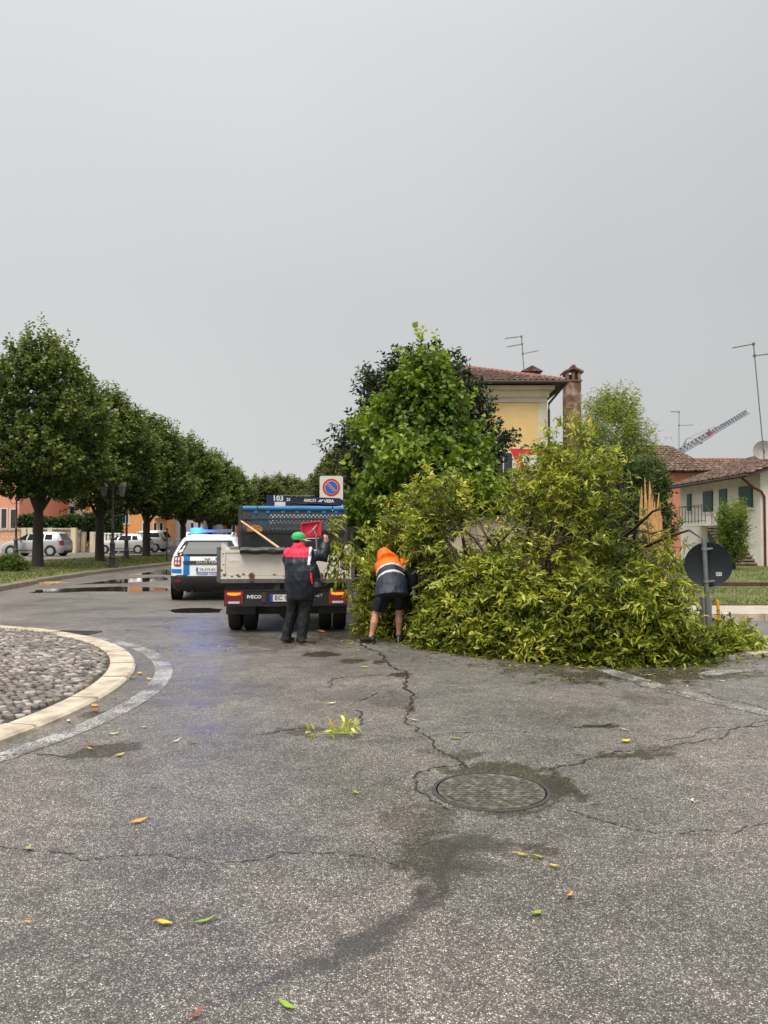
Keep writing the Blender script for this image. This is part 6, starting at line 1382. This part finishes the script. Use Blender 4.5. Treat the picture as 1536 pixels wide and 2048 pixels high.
# ------------------------------------------------------------------ street furniture
def sign_panel(b, w, h, y0, y1, z0, rc=.05):
    P = []
    for cx, cz, a0 in ((w/2-rc, z0+h-rc, 0), (-w/2+rc, z0+h-rc, 90), (-w/2+rc, z0+rc, 180), (w/2-rc, z0+rc, 270)):
        for k in range(6): t = R(a0+90*k/5); P.append((cx+rc*math.cos(t), y0, cz+rc*math.sin(t)))
    b.prism(P, (0, y1-y0, 0)); return b
Y = 18.6; c = at(661, 975, Y); s = Y/F
NP = thing('no_parking_sign', 'no-parking sign reading LUN VEN on a pole behind the truck', 'sign', (c.x+.02, Y, 0)); zc_ = c.z
b = MB(); b.tube([(.05,.06,0),(.05,.06,zc_+.24)], .03, 10); b.build('pole', M['steel'], NP, 50)
b = MB(); sign_panel(b, .56, .98, 0, .02, zc_-.7); pn = b.build('panel', M['signwhite'], NP)
b = MB(); sign_panel(b, .575, .995, .004, .024, zc_-.7075); b.build('panel_edge', M['ink'], pn)
def disc(b, r, y, z, n=40, mi=0, x=0): return b.add([(x+r*math.cos(2*math.pi*k/n), y, z+r*math.sin(2*math.pi*k/n)) for k in range(n)], [tuple(range(n))], mi)
b = MB(); disc(b, .212, -.003, zc_); b.build('red_ring', M['signred'], pn)
b = MB(); disc(b, .162, -.006, zc_); b.build('white_ring', M['signwhite'], pn)
b = MB(); disc(b, .152, -.009, zc_); b.build('blue_disc', M['signblue'], pn)
b = MB(); b.obox((0,-.012,zc_), (.30,.002,.052), (0,R(45),0)); b.build('white_bar', M['signwhite'], pn)
b = MB(); b.obox((0,-.015,zc_), (.31,.002,.034), (0,R(45),0)); b.build('red_bar', M['signred'], pn)
text('lettering', 'LUN  VEN', .085, M['ink'], pn, (.0,-.004,zc_-.29), bold=.0015, sx=1.08)
text('lettering', '8.00-12.00', .07, M['ink'], pn, (.0,-.004,zc_-.45), bold=.001) if False else None
Y = 15.2; c = at(1014, 899, Y)
YS = thing('give_way_sign', 'red-bordered give-way triangle sign half hidden above the fallen crown', 'sign', (c.x+.32, Y, 0)); YS.rotation_euler = (0, R(3), R(-10))
ztop = c.z+.02; tri = lambda r, y, z: [(r*math.cos(a), y, z+r*math.sin(a)) for a in (R(150), R(270), R(30))]
b = MB(); b.prism(tri(.53,0,ztop-.27), (0,.02,0)); pn = b.build('panel', M['signwhite'], YS)
b = MB(); V = tri(.515,-.003,ztop-.27)+tri(.3,-.003,ztop-.27); b.add(V, [(0,1,4,3),(1,2,5,4),(2,0,3,5)]); b.build('red_border', M['signred'], pn)
b = MB(); b.tube([(0,.05,0),(0,.05,ztop-.05)], .03, 10); b.build('pole', M['steel'], YS, 50)
# round sign seen from behind
M['postgrey2'] = mat('dull_grey_pole', (.2,.22,.22), .45, .15, 15, metal=.5)
g_ = gnd(1420, 1300, .09); RS = thing('round_sign', 'round traffic sign seen from its black back on a leaning grey pole', 'sign', g_); RS.rotation_euler = (0, R(-2.4), 0); Y = g_.y
zc_ = at(1418,1130,Y).z-.09
b = MB(); b.tube([(0,0,0),(0,0,zc_+.36)], .033, 14); b.build('pole', M['postgrey2'], RS, 50)
rotm = Matrix.Rotation(R(-26), 4, 'Z')
b = MB(); b.lathe([(.0,.05),(.292,.05),(.3,.045),(.3,.075),(.0,.075)], (0,0,0), 48, axis='y'); pn = b.build('panel', M['signback'], RS, 40); pn.matrix_local = Matrix.Translation((.035,0,zc_))@rotm
b = MB(); b.add([(.09,.048,-.15),(.16,.048,-.15),(.16,.048,-.1),(.09,.048,-.1)], [(0,1,2,3)]); lbp = b.build('sticker', M['plate'], pn)
b = MB()
for k in range(9): x = .094+(k%3)*.022; z = -.113-(k//3)*.014; b.add([(x,.0475,z),(x+.016,.0475,z),(x+.016,.0475,z+.008),(x,.0475,z+.008)], [(0,1,2,3)])
b.build('sticker_print', M['ink'], pn)
for dz in (.215, -.215):
    b = MB(); b.lathe([(.042,-.018),(.042,.018),(.036,.018),(.036,-.018)], (0,0,zc_+dz), 14); b.obox((.06,.0,zc_+dz), (.06,.025,.028)); b.tube([(.075,-.02,zc_+dz),(.1,-.02,zc_+dz)], .01, 8); b.build('clamp', M['steel'], RS)
c = gnd(1440, 1276); h = at(1437,1200,c.y).z; yb = thing('marker_post', 'thin bright yellow marker post beside the leaning sign pole', 'post', c); yb.rotation_euler = (0, R(-3), 0)
b = MB(); b.tube([(0,0,0),(0,0,h)], .024, 10); b.build('post', M['yellow'], yb, 50); b = MB(); b.lathe([(.026,h*.4),(.026,h*.42)], n=10); b.lathe([(.026,h*.72),(.026,h*.74)], n=10); b.build('band', M['frame'], yb)
c = gnd(1424, 1288, .09); gs = thing('stone_bollard', 'weathered grey stone post directly behind the leaning sign pole', 'bollard', (c.x+.02, c.y+.25, .05)); h = at(0,1190,c.y).z-.05
b = MB(); b.prism([(-.06,-.07,0),(.06,-.07,0),(.06,.07,0),(-.06,.07,0)], (0,0,h-.05)); b.build('shaft', M['concrete'], gs); b = MB(); b.add([(-.06,-.07,h-.049),(.06,-.07,h-.049),(.06,.07,h-.049),(-.06,.07,h-.049),(-.03,-.02,h+.01),(.03,-.02,h+.01),(.03,.02,h+.01),(-.03,.02,h+.01)], [(0,1,5,4),(1,2,6,5),(2,3,7,6),(3,0,4,7),(4,5,6,7)]); b.build('top', M['concrete'], gs)
# street lamps
def lamp(label, x, y, z, h, rz=0):
    t = thing('street_lamp', label, 'street lamp', (x, y, z), rz, 'old-style street lamps on the square')
    b = MB(); b.lathe([(.3,0),(.3,.05),(.17,.08),(.15,.35),(.19,.4),(.13,.5),(.11,1.0),(.14,1.05),(.085,1.12),(.07,1.3)], n=14); b.build('base', M['iron'], t, 40)
    b = MB(); b.lathe([(.065,1.3),(.06,1.7),(.09,1.75),(.06,1.8),(.045,h-.6),(.07,h-.55),(.045,h-.5),(.035,h)], n=10); b.build('pole', M['iron'], t, 40)
    for s in (-1, 1):
        b = MB(); b.tube([(0,0,h-.65),(s*.25,0,h-.8),(s*.42,0,h-.62),(s*.42,0,h-.5)], .02, 6); b.tube([(0,0,h-.2),(s*.2,0,h-.1),(s*.42,0,h-.0)], .014, 6); b.build('arm', M['iron'], t)
        b = MB(); b.lathe([(.09,h-.5),(.19,h-.05),(.2,h-.03)], (s*.42,0,0), 6); ln_ = b.build('lantern', M['lampglass'], t)
        b = MB(); b.lathe([(.23,h-.03),(.1,h+.1),(.03,h+.14),(.02,h+.22)], (s*.42,0,0), 6); b.build('lantern_roof', M['iron'], ln_)
        b = MB()
        for k in range(6): a = math.pi/3*k; b.tube([(s*.42+.09*math.cos(a),.09*math.sin(a),h-.5),(s*.42+.195*math.cos(a),.195*math.sin(a),h-.04)], .01, 4)
        b.build('lantern_frame', M['iron'], ln_)
    return t
lamp('old-style lamp post right of the second street tree', Xa(225,36), 36, .19, 3.75)
lamp('thinner lamp post before the pale saloon, behind the nearer lamp', Xa(253,46), 46, .3, 3.9, R(20))
lamp('lamp post before the silver hatchback bonnet at the left edge', Xa(32,49), 49, .3, 4.1, R(-10))
# barrier, thin post
bt = thing('barrier', 'grey steel crowd barrier left of the police car', 'barrier', (Xa(338,45), 45, .28)); w = Xa(366,45)-Xa(338,45)+.6
b = MB(); b.tube([(0,0,.05),(0,0,1.0),(.08,0,1.08),(w-.08,0,1.08),(w,0,1.0),(w,0,.05)], .022, 6); b.tube([(0,0,.2),(w,0,.2)], .018, 6)
for x in (.15, w-.15): b.box(x-.02,x+.02,-.3,.3,0,.05)
b.build('frame', M['steel'], bt)
for k in range(9): b = MB(); x = w*(k+1)/10; b.tube([(x,0,.2),(x,0,1.06)], .01, 5); b.build('bar', M['steel'], bt)
b = MB(); b.box(.05, w-.05, .02, .035, .22, .75); b.build('panel', M['greycar'], bt)
tp = thing('verge_post', 'thin dark post at the end of the grass verge left of the police car', 'post', (Xa(334,44), 44, .2))
b = MB(); b.tube([(0,0,0),(0,0,1.75)], .04, 8); b.build('post', M['iron'], tp); b = MB(); b.lathe([(.04,1.75),(.07,1.78),(.05,1.85),(.005,1.88)], n=8); b.build('finial', M['iron'], tp)
# red thing in the crown: chainsaw-red handle glimpsed by the bending person
# sawdust by the verge kerb
c = gnd(105, 1168); wc = MB(); rr = random.Random(2)
for k in range(300):
    x, y = rr.gauss(0, .2), rr.gauss(0, .3); z = max(.004, .07*math.exp(-(x*x/.5+y*y/.2)))
    wc.obox((c.x+x, c.y+y, z), (rr.uniform(.02,.07), rr.uniform(.01,.03), .01), (rr.uniform(-.4,.4), rr.uniform(-.4,.4), rr.uniform(0,6)))
o = wc.build('wood_chips', M['chips']); tag(o, 'spill of pale yellow wood chips by the verge kerb', 'wood chips', kind='stuff')
# loose leaves on the asphalt
def loose(label, px, py, m, L_=.09, wr=.38, rz=0, curl=.25, z=.006, seed=0):
    r_ = random.Random(seed+px); b = MB(); n_ = 7; V = []
    for k in range(n_):
        t = k/(n_-1); w = L_*wr*(math.sin(math.pi*t**.8)*.9+.02); zz = .004+curl*L_*(abs(t-.5)**1.5)*1.3
        for s_ in (-1, 0, 1): V.append(((t-.5)*L_, s_*w*.5, zz+abs(s_)*w*.16+r_.uniform(0,.002)))
    b.add(V, [(3*i+j, 3*i+j+3, 3*i+j+4, 3*i+j+1) for i in range(n_-1) for j in range(2)]); b.tube([(-.5*L_,0,.006+curl*L_*.4),(-.72*L_,.01,.006)], .002, 3)
    c_ = gnd(px, py); o = b.build('fallen_leaf', M[m], None, 60); o.location = (c_.x, c_.y, z); o.rotation_euler = (r_.uniform(-.2,.2), r_.uniform(-.15,.15), rz+r_.uniform(-.5,.5)); tag(o, label, 'leaf', 'leaves lying loose on the wet asphalt'); return o
for a in (
 ('orange brown leaf alone on the asphalt left of centre', 278,1646,'lo',.1,.36), ('green leaf over the long crack at the left edge', 57,1702,'lg',.06,.5), ('tiny orange leaf at the left edge below the long crack', 58,1849,'lo',.05,.3),
 ('yellow leaf with dark curled end in the left foreground', 328,1852,'ly',.07,.6), ('thin green leaf beside the curled yellow leaf', 413,1846,'lg',.1,.22), ('pale brown leaf at the bottom edge of the picture', 394,2034,'lb',.08,.25),
 ('bright green leaf at the bottom edge, right of the pale brown one', 575,2018,'lg',.075,.32), ('green leaf between the leafy sprig and the manhole', 712,1589,'lg',.06,.45), ('bright yellow leaf right of the manhole, largest of its colour', 1252,1485,'ly',.085,.6),
 ('long yellow leaf right of the wet film', 1046,1714,'ly',.085,.28), ('green leaf beside the long yellow leaf right of the film', 1076,1718,'lg',.06,.5), ('yellow leaf curled below the green one right of the film', 1110,1736,'ly',.06,.35),
 ('orange leaf in the right foreground', 1140,1796,'lo',.07,.35), ('green leaf below the orange one in the right foreground', 1074,1832,'lg',.06,.6), ('pale leaf at the right by the asphalt crack', 1384,1604,'lp',.05,.4),
 ('green leaf lying above the manhole', 911,1479,'lg',.1,.3), ('round green leaf below the edge of the fallen crown', 1143,1360,'lg',.11,.8), ('pale leaf between yellow leaf and worn line', 1250,1462,'lp',.07,.3),
 ('reddish brown leaf above the left dark patch', 182,1492,'lb',.07,.5), ('small green leaf just below the reddish brown one', 180,1500,'lg',.06,.4), ('yellow leaf at the lower rim of the left dark patch', 241,1513,'ly',.075,.6),
 ('pale green leaf above the dark patch by the white line', 228,1470,'lp',.08,.3), ('green leaf above the white line end of the dark patch', 290,1457,'lp',.07,.4), ('pale leaf below the blue reflection', 352,1485,'lp',.09,.3), ('olive leaf right below the blue reflection', 387,1488,'lg',.1,.32),
 ('yellow leaf between kerb and white line', 280,1349,'ly',.1,.5), ('orange leaf touching the white line inside', 299,1360,'ly',.08,.4), ('green leaf on the rim of the cream kerb', 263,1358,'lg',.13,.35), ('pale leaf inside the white line by the kerb', 230,1397,'lp',.1,.3),
 ('reddish leaf in the gutter by the kerb', 190,1424,'lb',.11,.5), ('orange leaf in the gutter above the reddish one', 190,1414,'lo',.1,.5), ('pale leaf in the gutter left of the reddish one', 138,1445,'lp',.1,.3),
 ('yellow leaf on the asphalt left of the truck', 340,1300,'ly',.1,.5), ('small pale leaf left of the capped person', 388,1287,'lp',.12,.3), ('round tan leaf between the two persons', 643,1265,'lo',.14,.7), ('green leaf right of the shoe of the capped person', 642,1278,'lg',.11,.4),
 ('green leaf between the two persons, nearer the bending one', 702,1289,'lg',.1,.4), ('pale green leaf below the crack between the persons', 730,1336,'lg',.11,.4), ('small pale green leaf above the leafy sprig', 663,1409,'lp',.09,.4), ('pale leaf on the asphalt right of the dark crack', 829,1443,'lp',.08,.35),
 ('pale leaf in front of the splitter kerb', 1444,1364,'lp',.08,.4), ('green leaf on the worn line end by the kerb', 1500,1352,'lg',.1,.4), ('yellow leaf under the crown edge by the worn line', 1162,1338,'ly',.1,.5), ('pale leaf on the wide worn line', 1297,1352,'lp',.08,.4), ('yellow leaf below the crown near the splitter kerb', 1369,1364,'ly',.06,.4)):
    loose(*a, rz=random.Random(a[1]).uniform(-1,1))
# leafy sprig lying on the road
c = gnd(660, 1475); SP_ = thing('leafy_sprig', 'bright yellow-green leafy sprig lying on the open asphalt', 'sprig', (c.x, c.y, 0))
b = MB(); b.tube([(-.16,0,.02),(0,.02,.03),(.16,.0,.035),(.2,.02,.05)], .004, 5); b.tube([(0,.02,.03),(.1,.12,.04)], .003, 5); b.build('stem', M['lg'], SP_)
P = np.array([(-.1,0,.03),(.02,.02,.03),(.1,.02,.04),(.14,.01,.05),(.05,.08,.03),(.12,.05,.05)]); D = np.array([(-1,.1,.2),(-.2,-.5,.3),(1,.2,.3),(.7,-.3,.5),(.5,.8,.2),(.3,.2,.9)])
V, Fc, T = shoots(P, D, np.full(6, .09), 7, .075, .03, .8, .05, .9, 'full', .15, tint=np.array([.7,.75,.85,.9,.8,.85])); link('foliage', np_mesh('foliage', V, Fc, M['leaf_fallen'], T), SP_)
# leaf litter under the edge of the fallen crown and by the splitter kerb
n_ = 1100; xx = rng.uniform(-.3, 5.6, n_); f_ = np.interp(xx, fx, fy); yy = f_-np.abs(rng.normal(0, .16, n_))-.02+rng.uniform(0,.35,n_); B0 = np.stack([xx, yy, np.full(n_, .012)], 1); B0[(xx > 4.0) & (yy > 9.9), 2] = .13
ax2 = rng.normal(size=(n_, 3)); ax2[:, 2] *= .2; nr2 = rng.normal(0, .3, (n_, 3))+np.array([0,0,1.0]); L2 = rng.uniform(.06, .13, n_)
V, Fc, nf = leaf_cloud(B0, ax2, nr2, L2, L2*.35, 'full', .1); o = link('leaf_litter', np_mesh('leaf_litter', V, Fc, M['leaf_fallen'], np.repeat(rng.uniform(.2,.95,n_), nf))); tag(o, 'scatter of loose leaves along the front edge of the fallen crown', 'leaf litter', kind='stuff')
n_ = 900; xx = np.concatenate([rng.uniform(-4.5, 1, 350), rng.uniform(-1, 5.4, 550)]); yy = np.concatenate([rng.uniform(10.6, 15.5, 350), np.interp(xx[350:], fx, fy)-np.abs(rng.normal(0, .75, 550))]); B0 = np.stack([xx, yy, np.full(n_, .006)], 1)
ax2 = rng.normal(size=(n_, 3)); ax2[:, 2] *= .12; nr2 = rng.normal(0, .25, (n_, 3))+np.array([0,0,1.0]); L2 = rng.uniform(.015, .06, n_)
V, Fc, nf = leaf_cloud(B0, ax2, nr2, L2, L2*.4, 'full', .1); o = link('plant_litter', np_mesh('plant_litter', V, Fc, M['leaf_fallen'], np.repeat(np.where(rng.uniform(0, 1, n_) < .4, .02, rng.uniform(.2,.95,n_)), nf))); tag(o, 'small leaf scraps and twig bits strewn around truck and fallen crown', 'leaf litter', kind='stuff')
rh = thing('chainsaw', 'red handle of a chainsaw half buried in leaves beside the bending person', 'chainsaw', (.52, 11.75, .3))
rh.scale = (.55,.55,.55); b = MB(); b.obox((0,0,.05), (.12,.26,.1)); b.obox((0,-.05,.12), (.1,.16,.06)); b.build('motor_housing', M['red'], rh); b = MB(); b.tube([(-.05,-.1,.02),(-.05,-.2,.06),(-.05,-.18,.16),(-.05,.02,.17)], .014, 6); b.build('handle', M['black'], rh); b = MB(); b.box(-.01,.01,.13,.5,.02,.09); b.build('guide_bar', M['steel'], rh)
